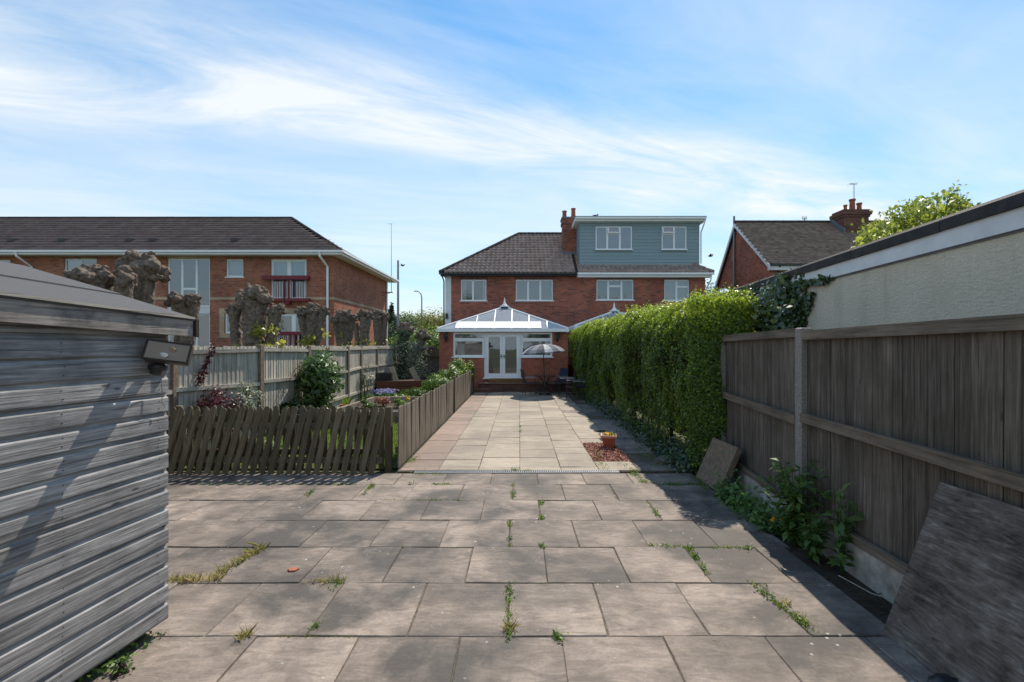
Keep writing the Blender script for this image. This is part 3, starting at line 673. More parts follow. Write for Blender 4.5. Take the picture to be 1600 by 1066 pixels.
# ivy on the garage
iv = thing('ivy_plant', 'dark glossy ivy climbing the rendered garage above the fence end', 'ivy', (3.6, 7.3, 0))
n = 9000
yy = RNG.uniform(5.9, 9.3, n); q = (yy-5.9)/3.4
top = 2.52+.16*np.sin(yy*5.1)+.12*np.sin(yy*11+1)-.25*np.clip(q-.5, 0, 1)
lowz = np.where(yy < 6.3, 1.75, 1.2)
zz_ = lowz+(top-lowz)*RNG.random(n)**.85
xx = gw(yy)-RNG.exponential(.09, n)-.01-.22*np.clip(q, 0, 1)*RNG.random(n)
P = np.stack([xx, yy, zz_], 1); N = np.stack([-np.ones(n), -.5*np.ones(n), .35*np.ones(n)], 1)+RNG.normal(0, .5, (n, 3))
leaves('foliage', P, N, .065, M['ivy'], iv, .85, .1)
PP = []
for (xa, ya, xb, yb, w_, m_) in ((1262,452,1246,516,.02,130), (1247,520,1274,462,.025,160), (1232,468,1262,438,.05,260), (1246,448,1302,437,.02,200), (1215,470,1238,432,.06,300), (1180,468,1190,448,.04,160)):
    for t_ in RNG.random(m_):
        x_ = xa+(xb-xa)*t_; y_ = ya+(yb-ya)*t_; r_ = (x_-VX)/F; Yg = (3.30-.107*3.07)/(r_-.107)
        p = at(x_, y_, Yg); PP.append((p.x-.02-abs(random.gauss(0,.02)), p.y+random.gauss(0,w_), p.z+random.gauss(0,w_)))
P = np.array(PP); leaves('trailing_strand', P, np.tile([-1,-.3,.2], (len(P),1))+RNG.normal(0,.4,(len(P),3)), .05, M['ivy'], iv, .85)
st = MB()
for k in range(9):
    y_ = 6.0+.35*k; st.tube([(gw(y_)-.03, y_, 0), (gw(y_)-.03, y_+.1, 1.2), (gw(y_)-.02, y_-.05, 2.3)], [.02,.014,.006], 6)
st.build('stem', M['twig'], iv)

# ------------------------------------------------------------------ hedge
hg = thing('hedge', 'tall clipped bright green hedge along the right side of the paving', 'hedge', (2.7, 12, 0))
HY0, HY1, HW = 6.75, 18.4, .95
def hx(Y): return 2.42-.40*(Y-HY0)/(HY1-HY0)                # path-side face
def hz(Y): return 2.50+.05*np.sin(Y*1.3)+.03*np.sin(Y*3.7)
LAT = RNG.random((128, 128))
def vnoise(a, b):
    i, j = np.floor(a).astype(int), np.floor(b).astype(int); f, g_ = a-i, b-j; f, g_ = f*f*(3-2*f), g_*g_*(3-2*g_); L_ = lambda p, q: LAT[p % 128, q % 128]
    return (L_(i,j)*(1-f)+L_(i+1,j)*f)*(1-g_)+(L_(i,j+1)*(1-f)+L_(i+1,j+1)*f)*g_-.5
def bulge(Y, z): return .28*vnoise(Y*1.6, z*1.1)+.15*vnoise(Y*4+9, z*2.6)+.11*vnoise(Y*9+3, z*7)
def hedge_pts(n, part):
    if part == 'face':
        Y = RNG.uniform(HY0, HY1, n); z = hz(Y)*(RNG.random(n)**.9); dep = RNG.exponential(.055, n)
        keep = RNG.random(n) < np.where(z < .9, .30+.78*z, 1.0)*np.clip(.75+2.2*vnoise(Y*3.1+5, z*3.3), .25, 1)
        x = hx(Y)+.13*(1-np.clip(z/1.0, 0, 1))-bulge(Y, z)+dep+.95*np.clip(z-1.98, 0, 1)**2
        N = np.stack([-np.ones(n), .25*np.cos(Y*8.3), .35+.3*np.cos(z*4)+2.2*np.clip(z-1.95, 0, 1)], 1)
        return np.stack([x, Y, z], 1)[keep], N[keep], z[keep]
    if part == 'top':
        Y = RNG.uniform(HY0, HY1, n); a = RNG.random(n); x = hx(Y)+.2+a*(HW-.2)
        z = hz(Y)+.06*np.sin(Y*6+x*7)-.10*np.clip(.12-a, 0, 1)/.12-RNG.exponential(.05, n)+np.where(RNG.random(n) < .12, RNG.random(n)*.12, 0)
        return np.stack([x, Y, z], 1), np.tile([-.25, -.1, 1.0], (n, 1)), z
    z = 2.47*(RNG.random(n)**.9); a = RNG.random(n); Yb = HY0
    x = hx(Yb)+a*HW; y = Yb-.12*np.sin(a*9)*.5-.25*np.sin(np.pi*a)-.06*np.sin(z*5+a*8)+RNG.exponential(.055, n)
    keep = RNG.random(n) < np.where(z < .5, .5+z, 1.0)
    return np.stack([x, y, z], 1)[keep], np.tile([-.35, -1, .35], (n, 1))[keep], z[keep]
for part, n in (('face', 200000), ('top', 56000), ('end', 26000)):
    P, N, z = hedge_pts(n, part); N = N+RNG.normal(0, .45, N.shape)
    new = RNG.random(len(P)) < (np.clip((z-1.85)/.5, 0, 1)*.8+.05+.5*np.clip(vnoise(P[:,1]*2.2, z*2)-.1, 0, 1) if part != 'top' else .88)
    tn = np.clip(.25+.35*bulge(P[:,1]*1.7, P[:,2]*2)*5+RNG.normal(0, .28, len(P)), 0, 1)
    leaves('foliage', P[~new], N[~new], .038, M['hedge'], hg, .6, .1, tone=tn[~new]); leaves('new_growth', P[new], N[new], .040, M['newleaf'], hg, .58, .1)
PP = []
for k in range(170):
    y_ = random.uniform(HY0-.1, HY1); x_ = float(hx(y_))+random.uniform(.1,.8); h_ = random.uniform(.06,.26); dx_, dy_ = random.gauss(0,.05), random.gauss(0,.05)
    for j in range(11): PP.append((x_+dx_*j/11+random.gauss(0,.012), y_+dy_*j/11+random.gauss(0,.012), float(hz(y_))-.06+h_*j/11))
P = np.array(PP); tag(leaves('stray_shoot', P, RNG.normal(0,.7,P.shape)+np.array([-.3,-.2,.8]), .045, M['newleaf'], hg, .55), kind='stuff')
core = MB(); ny = 40
for i in range(ny):
    ya = HY0+.2+(HY1-HY0-.3)*i/ny; yb = HY0+.2+(HY1-HY0-.3)*(i+1)/ny; j = random.uniform(0,.07)
    core.box(hx(ya)+.22+j, hx(ya)+HW-.1, ya, yb, .35, 2.28-j)
for i in range(36):
    y_ = HY0+.15+(HY1-HY0-.3)*i/35; x_ = hx(y_)+.3+random.uniform(-.1,.2); core.tube([(x_, y_, -.05), (x_+random.uniform(-.06,.06), y_+random.uniform(-.08,.08), .5), (x_-.05, y_, 1.2)], [.03,.022,.015], 6)
core.build('inner_branches', M['twig'], hg)
# ivy and weeds creeping at the hedge foot
n = 9000; Y = HY0-.12+(RNG.random(n)**1.25)*10.5; x = hx(np.maximum(Y, HY0))+.22-np.abs(RNG.normal(0, .17, n))*np.where(Y < 10, 1.0, .7); z = RNG.exponential(.10, n)*np.clip((x-1.9)*1.6, .25, 1.3)
gi = leaves('ground_ivy', np.stack([x, Y, z+.005], 1), np.tile([-.5,-.3,1.0], (n,1))+RNG.normal(0,.45,(n,3)), .05, M['ivy'], None, .85); tag(gi, 'dark ivy creeping over the ground at the foot of the hedge', 'ivy', kind='stuff')
# fallen stones / broken slab pieces along the hedge foot
stm = plain('mossy_broken_stone', (.17,.145,.115), .92, .35, 14, .9, 40, .2, .25, 0, (.08,.075,.05), .7)
for k, (x_, y_, w_, d_, h_, ty) in enumerate(((1046,704,.42,.26,.10,9), (1004,677,.5,.3,.09,5), (968,664,.34,.34,.06,3), (1005,690,.36,.24,.07,-6), (1040,722,.4,.3,.06,4), (960,650,.3,.3,.05,-3), (985,668,.3,.25,.05,6))):
    p = G(x_, y_); mb = MB(); m_ = Matrix.Translation((p.x, p.y, -.02)) @ Matrix.Rotation(R(random.uniform(-25,25)), 4, 'Z') @ Matrix.Rotation(R(ty), 4, 'X')
    prf = [(w_/2*math.cos(a_)*random.uniform(.85,1.15), d_/2*math.sin(a_)*random.uniform(.8,1.15)) for a_ in np.linspace(0, 2*math.pi, 8)[:-1]]
    mb.extr(prf, 0, h_, lambda a_, p_, q_: m_ @ Vector((p_, q_, a_))); o = mb.build('broken_stone', stm, None)
    tag(o, 'broken piece of paving stone lying at the foot of the hedge', 'stone', 'broken stones along the hedge foot')

# ------------------------------------------------------------------ windows
def window(parent, holes, x0, x1, z0, z1, yf, panes, depth=.06, sill=.0, glassmat='glass', curtain=None, fn=None, name='window', frame='white', bar=.05, back=None):
    """frame with panes given as fractions (u0,u1,v0,v1); recessed in an opening of the wall"""
    if holes is not None: holes.append((x0, x1, z0, z1))
    w, h_ = x1-x0, z1-z0; pr = [(x0+u0*w+bar*.5*(1 if u0 > .01 else 1.2), x0+u1*w-bar*.5*(1 if u1 < .99 else 1.2), z0+v0*h_+bar*.5*(1 if v0 > .01 else 1.3), z0+v1*h_-bar*.5*(1 if v1 < .99 else 1.2)) for u0, u1, v0, v1 in panes]
    mb = open_wall(MB(), x0+.002, x1-.002, z0+.002, z1-.002, pr, yf, yf+depth, fY); fo = mb.build(name, M[frame], parent)
    for (a_, b_, c_, d_) in pr:
        sash = open_wall(MB(), a_-.004, b_+.004, c_-.004, d_+.004, [(a_+.022, b_-.022, c_+.022, d_-.022)], yf+.018, yf+.045, fY)
        sash.build('sash', M[frame], fo)
        MB().poly([(a_,yf+.03,c_),(b_,yf+.03,c_),(b_,yf+.03,d_),(a_,yf+.03,d_)]).build('pane', M[glassmat], fo)
    if sill: MB().bev(x0-.05, x1+.05, yf-.075, yf+.02, z0-.035, z0+.012, .008).build('sill', M['white'], fo)
    if curtain:
        for (u0, u1, mt) in curtain:
            mb = MB(); k = max(3, int((u1-u0)*w/.06)); xs = [x0+w*(u0+(u1-u0)*i/k) for i in range(k+1)]
            for i in range(k):
                ya, yb = yf+.16+.02*math.sin(i*2.4), yf+.16+.02*math.sin((i+1)*2.4)
                mb.poly([(xs[i],ya,z0-.02),(xs[i+1],yb,z0-.02),(xs[i+1],yb,z1+.02),(xs[i],ya,z1+.02)])
            mb.build('curtain', M[mt], fo)
    return fo
M['blind'] = plain('grey_vertical_blind', (.30,.30,.34), .9, .06, 3, .05, 30, .05)
M['darkcurtain'] = plain('dark_net', (.13,.14,.14), .9, .1, 3, .05, 30, 0)  # net curtain in one even dark grey

def tiles(name, parent, mat, e0, e1, up, ncourse, gauge, tw, inside, wave=.022, lip=.018, stag=False):
    """courses of roof tiles on the plane spanned by eave e0->e1 and unit slope vector up; inside(s,t) says if a tile is on the roof"""
    e0, e1, up = Vector(e0), Vector(e1), Vector(up).normalized(); L = (e1-e0).length; ex = (e1-e0)/L; nn = ex.cross(up).normalized()
    if nn.z < 0: nn = -nn
    V = []; Q = []; T = []; k = 4
    nt = int(L/tw)
    for c_ in range(ncourse):
        off = tw/2 if stag and c_ % 2 else 0
        for i in range(nt+1):
            s0 = i*tw-off; t0 = c_*gauge
            if not inside(s0+tw/2, t0+gauge/2): continue
            b = len(V); tn = (random.random(), random.random(), 0, 1)
            for r_, (tt, hh) in enumerate(((t0, -.004), (t0, lip+.004), (t0+gauge+.02, .004))):
                for j in range(k+1):
                    s_ = s0+tw*j/k; wv = wave*.5*(1+math.cos(2*math.pi*(j/k)+.6)) if wave else 0
                    V.append(tuple(e0+ex*s_+up*tt+nn*(hh+(wv if r_ or wave else 0)))); T.append(tn)
            for r_ in range(2):
                for j in range(k): Q.append((b+r_*(k+1)+j, b+r_*(k+1)+j+1, b+(r_+1)*(k+1)+j+1, b+(r_+1)*(k+1)+j))
    V = np.array(V)-np.array(root_of(parent)); o = link(name, np_mesh(name, V, np.array(Q), np.array(T)), mat, parent); o['kind'] = 'stuff'; return o
def ridge_line(parent, a_, b_, r_=.09, name='ridge_tile', piece=.42):
    a_, b_ = Vector(a_), Vector(b_); n_ = max(1, int((b_-a_).length/piece))
    for i in range(n_):
        p, q_ = a_.lerp(b_, i/n_), a_.lerp(b_, (i+.985)/n_); MB().tube([p, q_], [r_*random.uniform(.98,1.04), r_*.95], 8).build(name, M['ridge'], parent)

# ------------------------------------------------------------------ the pair of semi-detached houses
HYW = 23.0; EV = (22.65, 5.30); RDG = (26.8, 8.12); XP = ax(901, HYW)
slope = Vector((0, RDG[0]-EV[0], RDG[1]-EV[1])).normalized(); SLEN = math.hypot(RDG[0]-EV[0], RDG[1]-EV[1])
h1 = thing('semi_detached_house', 'red brick house with brown tiled hipped roof behind the white conservatory', 'house', (-.4, HYW, 0))
X0 = ax(696, HYW); holes = []
wz = lambda y: az(y, HYW)
window(h1, holes, ax(720,HYW), ax(760,HYW), wz(470), wz(437), HYW+.05, [(0,.47,0,1),(.47,1,0,1)], sill=1, curtain=[(-.02,.2,'curtain'),(.84,1.02,'curtain')])
window(h1, holes, ax(806,HYW), ax(864,HYW), wz(470), wz(437), HYW+.05, [(0,.33,0,1),(.33,.66,0,1),(.66,1,0,1)], sill=1, curtain=[(-.02,.36,'blind'),(.36,.70,'blind'),(.70,1.02,'blind')])
mb = open_wall(MB(), X0, XP, -.05, 5.36, holes, HYW, HYW+.25, fY); mb.build('wall', M['brickY'], h1)
MB().box(X0, X0+.25, HYW+.252, 31, -.05, 5.3).box(X0+.25, XP, 30.8, 31, -.05, 5.3).build('side_wall', M['brickX'], h1)
MB().poly([(X0,HYW+.26,2.75),(XP,HYW+.26,2.75),(XP,30.8,2.75),(X0,30.8,2.75)]).poly([(X0+.26,HYW+3.2,2.7),(XP,HYW+3.2,2.7),(XP,HYW+3.2,5.3),(X0+.26,HYW+3.2,5.3)]).poly([(X0,HYW+.27,5.05),(XP,HYW+.27,5.05),(XP,30.8,5.05),(X0,30.8,5.05)]).build('interior', M['room'], h1)
for xa, xb in ((718,762), (804,866)):
    MB().box(ax(xa,HYW), ax(xb,HYW), HYW-.012, HYW+.05, wz(436.5), wz(431.5)).build('lintel', brick('soldier_course_%d' % xa, 'Y', (.17,.06,.045), (.12,.045,.04), (.17,.13,.11), (.04,.03,.03), .6, .075, .225), h1)
MB().box(X0-.01, ax(705,HYW), HYW-.02, HYW+.1, 0, 5.28).build('white_corner_panel', M['white_paint'], h1)
MB().tube([(X0-.07,HYW-.02,0),(X0-.07,HYW-.02,4.95),(X0-.13,EV[0]+.05,5.2)], .035, 8).build('downpipe', M['black'], h1)
MB().extr([(0,0),(.11,0),(.11,.07),(.09,.07),(.09,.02),(.02,.02),(.02,.07),(0,.07)], X0-.25, XP-.02, lambda a_, p, q: (a_, EV[0]-.09+p, EV[1]-.075+q)).build('gutter', M['black'], h1)
MB().box(X0-.2, XP-.02, EV[0]+.03, HYW+.02, EV[1]-.13, EV[1]-.03).build('eaves_board', M['black'], h1)
MB().box(X0+.02, X0+.14, HYW-.12, HYW-.02, wz(498), wz(490)).build('security_light', M['black'], h1)
EX0 = X0-.22; HR = RDG[0]-EV[0]; XR = ax(811, RDG[0])
ins1 = lambda s_, t_: 0 <= t_ <= SLEN and s_ > (XR-EX0)*t_/SLEN and s_ < XP-EX0
tiles('roof_tile', h1, M['tile'], (EX0, EV[0], EV[1]), (XP+.1, EV[0], EV[1]), slope, 15, SLEN/15, .225, ins1, .045, .045)
und = MB().poly([(EX0,EV[0],EV[1]-.02),(XP,EV[0],EV[1]-.02),(XP,RDG[0],RDG[1]-.02),(XR,RDG[0],RDG[1]-.02)]).poly([(EX0,EV[0],EV[1]-.02),(XR,RDG[0],RDG[1]-.02),(EX0,31.2,EV[1]-.02)]).poly([(EX0,31.2,EV[1]-.02),(XR,RDG[0],RDG[1]-.02),(XP,RDG[0],RDG[1]-.02),(XP,31.2,EV[1]-.02)]).build('roof', M['ridge'], h1)
ridge_line(h1, (EX0,EV[0]+.03,EV[1]+.05), (XR,RDG[0],RDG[1]+.06)); ridge_line(h1, (XR,RDG[0],RDG[1]+.05), (XP,RDG[0],RDG[1]+.05))
# shared chimney
CY = 24.6; cx0, cx1 = ax(879.5,CY), ax(902,CY); ct = az(340,CY)
ch = MB().box(cx0, cx1, CY, CY+.75, 6.2, ct).build('chimney', M['brickY'], h1)
MB().box(cx0-.05, cx1+.05, CY-.05, CY+.8, ct-.32, ct-.16).box(cx0-.03, cx1+.03, CY-.03, CY+.78, ct-.16, ct-.05).build('corbel', M['brickY'], ch)
MB().box(cx0-.07, cx1+.07, CY-.07, CY+.82, ct-.05, ct+.03).build('cap', M['lead'], ch)
for px_, yt in ((883,327), (897,323)):
    X_ = ax(px_,CY); MB().tube([(X_,CY+.35,ct),(X_,CY+.35,az(yt,CY)-.06),(X_,CY+.35,az(yt,CY)-.05),(X_,CY+.35,az(yt,CY))], [.13,.105,.13,.13], 12).build('chimney_pot', M['terracotta'], ch)
MB().extr([(0,0),(.9,0),(.9,.03),(0,.03)], CY-.22, CY+.1, lambda a_, p, q: (cx0-.1+p*1.05, a_, EV[1]+(a_-EV[0])*slope.z/slope.y+.05+q)).build('flashing', M['lead'], ch)

h2 = thing('semi_detached_house', 'red brick house with blue grey clad flat roofed dormer behind the hedge', 'house', (6, HYW, 0))
X1 = ax(1102, HYW); holes = []
window(h2, holes, ax(932,HYW), ax(990,HYW), wz(469), wz(437), HYW+.05, [(0,.32,0,1),(.32,.68,0,.68),(.32,.68,.68,1),(.68,1,0,1)], sill=1, curtain=[(-.02,1.02,'darkcurtain')])
window(h2, holes, ax(1038,HYW), ax(1077,HYW), wz(470), wz(437), HYW+.05, [(0,.5,0,1),(.5,1,0,.66),(.5,1,.66,1)], sill=1, curtain=[(-.02,.52,'curtain'),(.52,1.02,'curtain')])
open_wall(MB(), XP+.003, X1, -.05, 5.36, holes, HYW, HYW+.25, fY).build('wall', M['brickY'], h2)
for xa, xb in ((930,992), (1036,1079)):
    MB().box(ax(xa,HYW), ax(xb,HYW), HYW-.012, HYW+.05, wz(436.5), wz(431.5)).build('lintel', bpy.data.materials['soldier_course_718'], h2)
MB().box(X1-.25, X1, HYW+.252, 31, -.05, 5.3).box(XP+.3, X1-.25, 30.8, 31, -.05, 5.3).build('side_wall', M['brickX'], h2)
MB().poly([(XP,HYW+.26,2.75),(X1-.26,HYW+.26,2.75),(X1-.26,30.8,2.75),(XP,30.8,2.75)]).poly([(XP,HYW+.27,5.05),(X1-.26,HYW+.27,5.05),(X1-.26,30.8,5.05),(XP,30.8,5.05)]).build('interior', M['room'], h2)
EX1 = X1+.25
ins2 = lambda s_, t_: 0 <= t_ <= SLEN and s_ < (EX1-XP)-4.1*t_/SLEN
tiles('roof_tile', h2, M['tile'], (XP+.02, EV[0], EV[1]), (EX1, EV[0], EV[1]), slope, 15, SLEN/15, .225, ins2, .045, .045)
MB().poly([(XP,EV[0],EV[1]-.02),(EX1,EV[0],EV[1]-.02),(EX1-4.1,RDG[0],RDG[1]-.02),(XP,RDG[0],RDG[1]-.02)]).poly([(EX1,EV[0],EV[1]-.02),(EX1,31.2,EV[1]-.02),(EX1-4.1,RDG[0],RDG[1]-.02)]).poly([(XP,31.2,EV[1]-.02),(EX1,31.2,EV[1]-.02),(EX1-4.1,RDG[0],RDG[1]-.02),(XP,RDG[0],RDG[1]-.02)]).build('roof', M['ridge'], h2)
for i in range(3):
    p, q_ = Vector((EX1,EV[0]+.02,EV[1]+.04)).lerp(Vector((EX1-4.1,RDG[0],RDG[1]+.05)), i*.075), Vector((EX1,EV[0]+.02,EV[1]+.04)).lerp(Vector((EX1-4.1,RDG[0],RDG[1]+.05)), i*.075+.08)
    MB().tube([p, q_], [.12, .09], 8).build('ridge_tile', M['tile'], h2)
MB().extr([(0,0),(.12,0),(.12,.09),(0,.09)], XP, EX1+.02, lambda a_, p, q: (a_, EV[0]-.1+p, EV[1]-.09+q)).build('gutter', M['white'], h2)
MB().box(XP+.0, EX1-.05, EV[0]+.03, HYW+.01, EV[1]-.20, EV[1]-.03).build('fascia_board', M['white'], h2)
MB().tube([(EX1-.1,EV[0]-.03,EV[1]-.1),(EX1-.12,EV[0],EV[1]-.35),(X1+.05,HYW-.05,EV[1]-.7),(X1+.05,HYW-.05,0)], .035, 8).build('downpipe', M['white'], h2)
DY = 23.3; dx0, dx1, dz0, dz1 = ax(905.5,DY), ax(1093,DY), az(415.5,DY), az(348,DY)
dm = MB().box(dx0+.02, dx1-.02, DY+.03, 27.2, dz0-.3, dz1).build('dormer', M['dormer'], h2)
wins = [(ax(930.5,DY), ax(987,DY), az(390.5,DY), az(354.5,DY), [(0,.32,0,1),(.32,.67,0,.70),(.32,.67,.72,1),(.67,1,0,1)]), (ax(1033.5,DY), ax(1072,DY), az(390.5,DY), az(354.5,DY), [(0,.5,0,.68),(0,.5,.70,1),(.5,1,0,1)])]
nb = 13; ph = (dz1-dz0)/nb
for i in range(nb):
    za = dz0+i*ph; segs = [(dx0, dx1)]
    for w_ in wins:
        if za+ph > w_[2]+.02 and za < w_[3]-.02:
            segs = [s2 for s_ in segs for s2 in ((s_[0], min(s_[1], w_[0]+.01)), (max(s_[0], w_[1]-.01), s_[1])) if s2[1]-s2[0] > .02]
    for (sa, sb) in segs:
        MB().extr([(.03,0),(-.006,0),(-.006,.01),(.008,ph-.004),(.03,ph-.004)], sa, sb, lambda a_, p, q: (a_, DY+p, za+q)).build('cladding_board', M['dormer'], dm)
    MB().extr([(.02,0),(-.006,0),(-.006,.01),(.008,ph-.004),(.02,ph-.004)], DY+.0, 27.0, lambda a_, p, q: (dx0+p, a_, za+q)).build('cladding_board', M['dormer'], dm)
M['net'] = plain('net_curtain', (.50,.53,.55), .9, .05, 3, .05, 30, .05)
for w_ in wins:
    fo = window(h2, None, w_[0], w_[1], w_[2], w_[3], DY-.045, w_[4], sill=1)
    MB().box(w_[0]+.02, w_[1]-.02, DY+.02, DY+.028, w_[2]+.02, w_[3]-.02).build('net_curtain', M['net'], fo)
# two vents hung open
for (u0, u1, w_) in ((.33,.66,wins[0]), (.01,.49,wins[1])):
    W_ = w_[1]-w_[0]; H_ = w_[3]-w_[2]; xa, xb = w_[0]+u0*W_, w_[0]+u1*W_; zt = w_[3]-.02; hh = .30*H_
    m_ = Matrix.Translation((0, DY-.05, zt)) @ Matrix.Rotation(R(-15), 4, 'X')
    o = open_wall(MB(), xa, xb, -hh, 0, [(xa+.05, xb-.05, -hh+.05, -.05)], -.04, 0, lambda a_, b_, d_: m_ @ Vector((a_, d_, b_))).build('open_vent', M['white'], h2)
    MB().poly([m_ @ Vector(p) for p in ((xa+.05,-.02,-hh+.05),(xb-.05,-.02,-hh+.05),(xb-.05,-.02,-.05),(xa+.05,-.02,-.05))]).build('pane', M['glass'], o)
dr_ = MB().box(ax(899,DY-.3), ax(1103,DY-.3), DY-.32, 27.4, dz1+.0, dz1+.2).build('dormer_roof', M['white'], h2)
MB().box(ax(898.5,DY-.3), ax(1103.5,DY-.3), DY-.36, 27.42, dz1+.2, dz1+.235).build('roof_edge_trim', M['lead'], h2)
MB().extr([(0,0),(.11,0),(.11,.09),(0,.09)], ax(899.5,DY-.3), ax(1102.5,DY-.3), lambda a_, p, q: (a_, DY-.44+p, dz1+.085+q)).build('gutter', M['white'], h2)
xe = ax(1101,DY-.3); MB().tube([(xe,DY-.38,dz1+.1),(xe-.03,DY-.36,dz1-.1),(dx1+.05,DY-.06,dz1-.5),(dx1+.05,DY-.06,dz0+.1)], .034, 8).build('downpipe', M['white'], h2)
MB().extr([(0,0),(.35,-.22),(.35,-.20),(0,.02)], dx0, dx1, lambda a_, p, q: (a_, DY-.0-p, dz0+.02+q)).build('flashing', M['lead'], h2)

# ------------------------------------------------------------------ conservatories
t = NT('polycarbonate_roof'); p_ = t.pos(); s_ = t.n('ShaderNodeMapping', {'Vector': p_, 'Scale': (40, 1.5, 1.5)}).outputs[0]
stn = t.noise(s_, 1, 5, .6)
tr_ = t.n('ShaderNodeBsdfTransparent', {'Color': (.72,.78,.80,1)}); tl_ = t.n('ShaderNodeBsdfTranslucent', {'Color': (.75,.76,.76,1)}); df_ = t.n('ShaderNodeBsdfDiffuse', {'Color': (.72,.73,.73,1)}); gl_ = t.n('ShaderNodeBsdfGlossy', {'Color': (1,1,1,1), 'Roughness': .12})
m1 = t.n('ShaderNodeMixShader', {0: .5}); t.l(tl_.outputs[0], m1.inputs[1]); t.l(df_.outputs[0], m1.inputs[2])
m2 = t.n('ShaderNodeMixShader', {0: t.maprange(stn, .3, .7, .55, .82)}); t.l(tr_.outputs[0], m2.inputs[1]); t.l(m1.outputs[0], m2.inputs[2])
m3 = t.n('ShaderNodeMixShader', {0: .14}); t.l(m2.outputs[0], m3.inputs[1]); t.l(gl_.outputs[0], m3.inputs[2]); t.l(m3.outputs[0], t.o.inputs['Surface']); M['poly'] = t.m
def cons_roof(root, xl, xr, yf, yb, ze, zr_, ya, bars, shade=None):
    xm = (xl+xr)/2; A_ = Vector((xm, ya, zr_))
    def hipz(x):       # (y,z) of the front slope where it meets a hip, at abscissa x
        f_ = (x-xl)/(xm-xl) if x < xm else (xr-x)/(xr-xm); return yf+(ya-yf)*f_, ze+(zr_-ze)*f_
    xs = [xl]+bars+[xr]
    rt = MB()
    for i in range(len(xs)-1):
        pts = [(xs[i], yf, ze), (xs[i+1], yf, ze)]
        if i+1 < len(xs)-1: pts.append((xs[i+1], *hipz(xs[i+1])))
        if xs[i] < xm < xs[i+1]: pts.append(tuple(A_))
        if i > 0: pts.append((xs[i], *hipz(xs[i])))
        MB().poly(pts).build('roof_pane', M['poly'], root)
    for x in bars:
        y_, z_ = hipz(x); MB().tube([(x, yf, ze+.01), (x, y_, z_+.01)], .026, 6).build('glazing_bar', M['white'], root)
        MB().ball((x, yf-.03, ze+.005), .035, 8, 6).build('bar_end_cap', M['white'], root)
    for sx, xe_ in ((-1, xl), (1, xr)):
        nb_ = 5
        for i in range(nb_):
            a0, a1 = i/nb_, (i+1)/nb_; ys = lambda a_: yf+(yb-yf)*a_
            def topy(a_): return max(ys(a_), ya)
            f0 = min(1, (ys(a0)-yf)/(ya-yf)); f1 = min(1, (ys(a1)-yf)/(ya-yf))
            MB().poly([(xe_, ys(a0), ze), (xe_, ys(a1), ze), (xe_+(xm-xe_)*f1, ys(a1), ze+(zr_-ze)*f1), (xe_+(xm-xe_)*f0, ys(a0), ze+(zr_-ze)*f0)]).build('roof_pane', M['poly'], root)
            if i: MB().tube([(xe_, ys(a0), ze+.01), (xe_+(xm-xe_)*f0, ys(a0), ze+(zr_-ze)*f0+.01)], .026, 6).build('glazing_bar', M['white'], root)
        MB().tube([(xe_, yf, ze+.015), tuple(A_+Vector((0,0,.015)))], .042, 6).build('hip_bar', M['white'], root)
        MB().box(min(xe_-.05*sx, xe_+.02*sx)-.02, max(xe_-.05*sx, xe_+.02*sx)+.02, yf+.06, yb, ze-.15, ze-.005).build('side_gutter', M['white'], root)
    MB().tube([tuple(A_), (xm, yb, zr_)], .06, 8).build('ridge_bar', M['white'], root)
    fi = MB().box(xm-.2, xm+.2, ya-.16, ya+.1, zr_-.0, zr_+.05).tube([(xm,ya-.02,zr_+.03),(xm,ya-.02,zr_+.09),(xm,ya-.02,zr_+.16),(xm,ya-.02,zr_+.22),(xm,ya-.02,zr_+.42)], [.17,.12,.06,.045,.008], 10).build('finial', M['white'], root)
    MB().box(xm-.17, xm+.17, ya-.172, ya-.162, zr_-.08, zr_+.0).build('finial_cover', plain('dark_blue_plastic', (.02,.03,.07), .5), fi)
    MB().box(xl-.04, xr+.04, yf-.07, yf+.05, ze-.13, ze-.004).build('eaves_gutter', M['white'], root)
CF = 18.9
cs = thing('conservatory', 'white framed conservatory with red brick piers and open side to the table', 'conservatory', (-.6, CF, 0))
cs['label'] = 'white framed conservatory with brick base and double glazed doors at the path end'
CX0, CX1 = ax(686.5,CF), ax(887.5,CF); cz = lambda y: az(y, CF); cxx = lambda x: ax(x, CF)
holes = []
WB = [(cxx(708), cxx(756.5), cz(558), cz(519.5)), (cxx(814), cxx(863), cz(558), cz(519.5))]
for k, (a_, b_, c_, d_) in enumerate(WB):
    window(cs, holes, a_, b_, c_, d_, CF+.03, [(0,1,0,.70),(0,1,.70,1)], sill=1, bar=.09, curtain=[(.12,.35,'curtain')] if k == 0 else None)
dX0, dX1, dZ0, dZ1 = cxx(756.5), cxx(814), cz(590.5), cz(519.5)
holes.append((dX0, dX1, dZ0, dZ1))
open_wall(MB(), CX0, CX1, -.05, 2.36, holes, CF, CF+.22, fY).build('wall', M['cbrickY'], cs)
MB().box(CX0, CX0+.22, CF+.222, HYW-.002, -.05, 2.36).box(CX1-.22, CX1, CF+.222, HYW-.002, -.05, 2.36).build('side_wall', M['cbrickX'], cs)
dF = open_wall(MB(), dX0+.002, dX1-.002, dZ0, dZ1-.002, [(dX0+.07, dX1-.07, dZ0+.05, dZ1-.07)], CF+.02, CF+.10, fY).build('door_frame', M['white'], cs)
xm_ = (dX0+dX1)/2
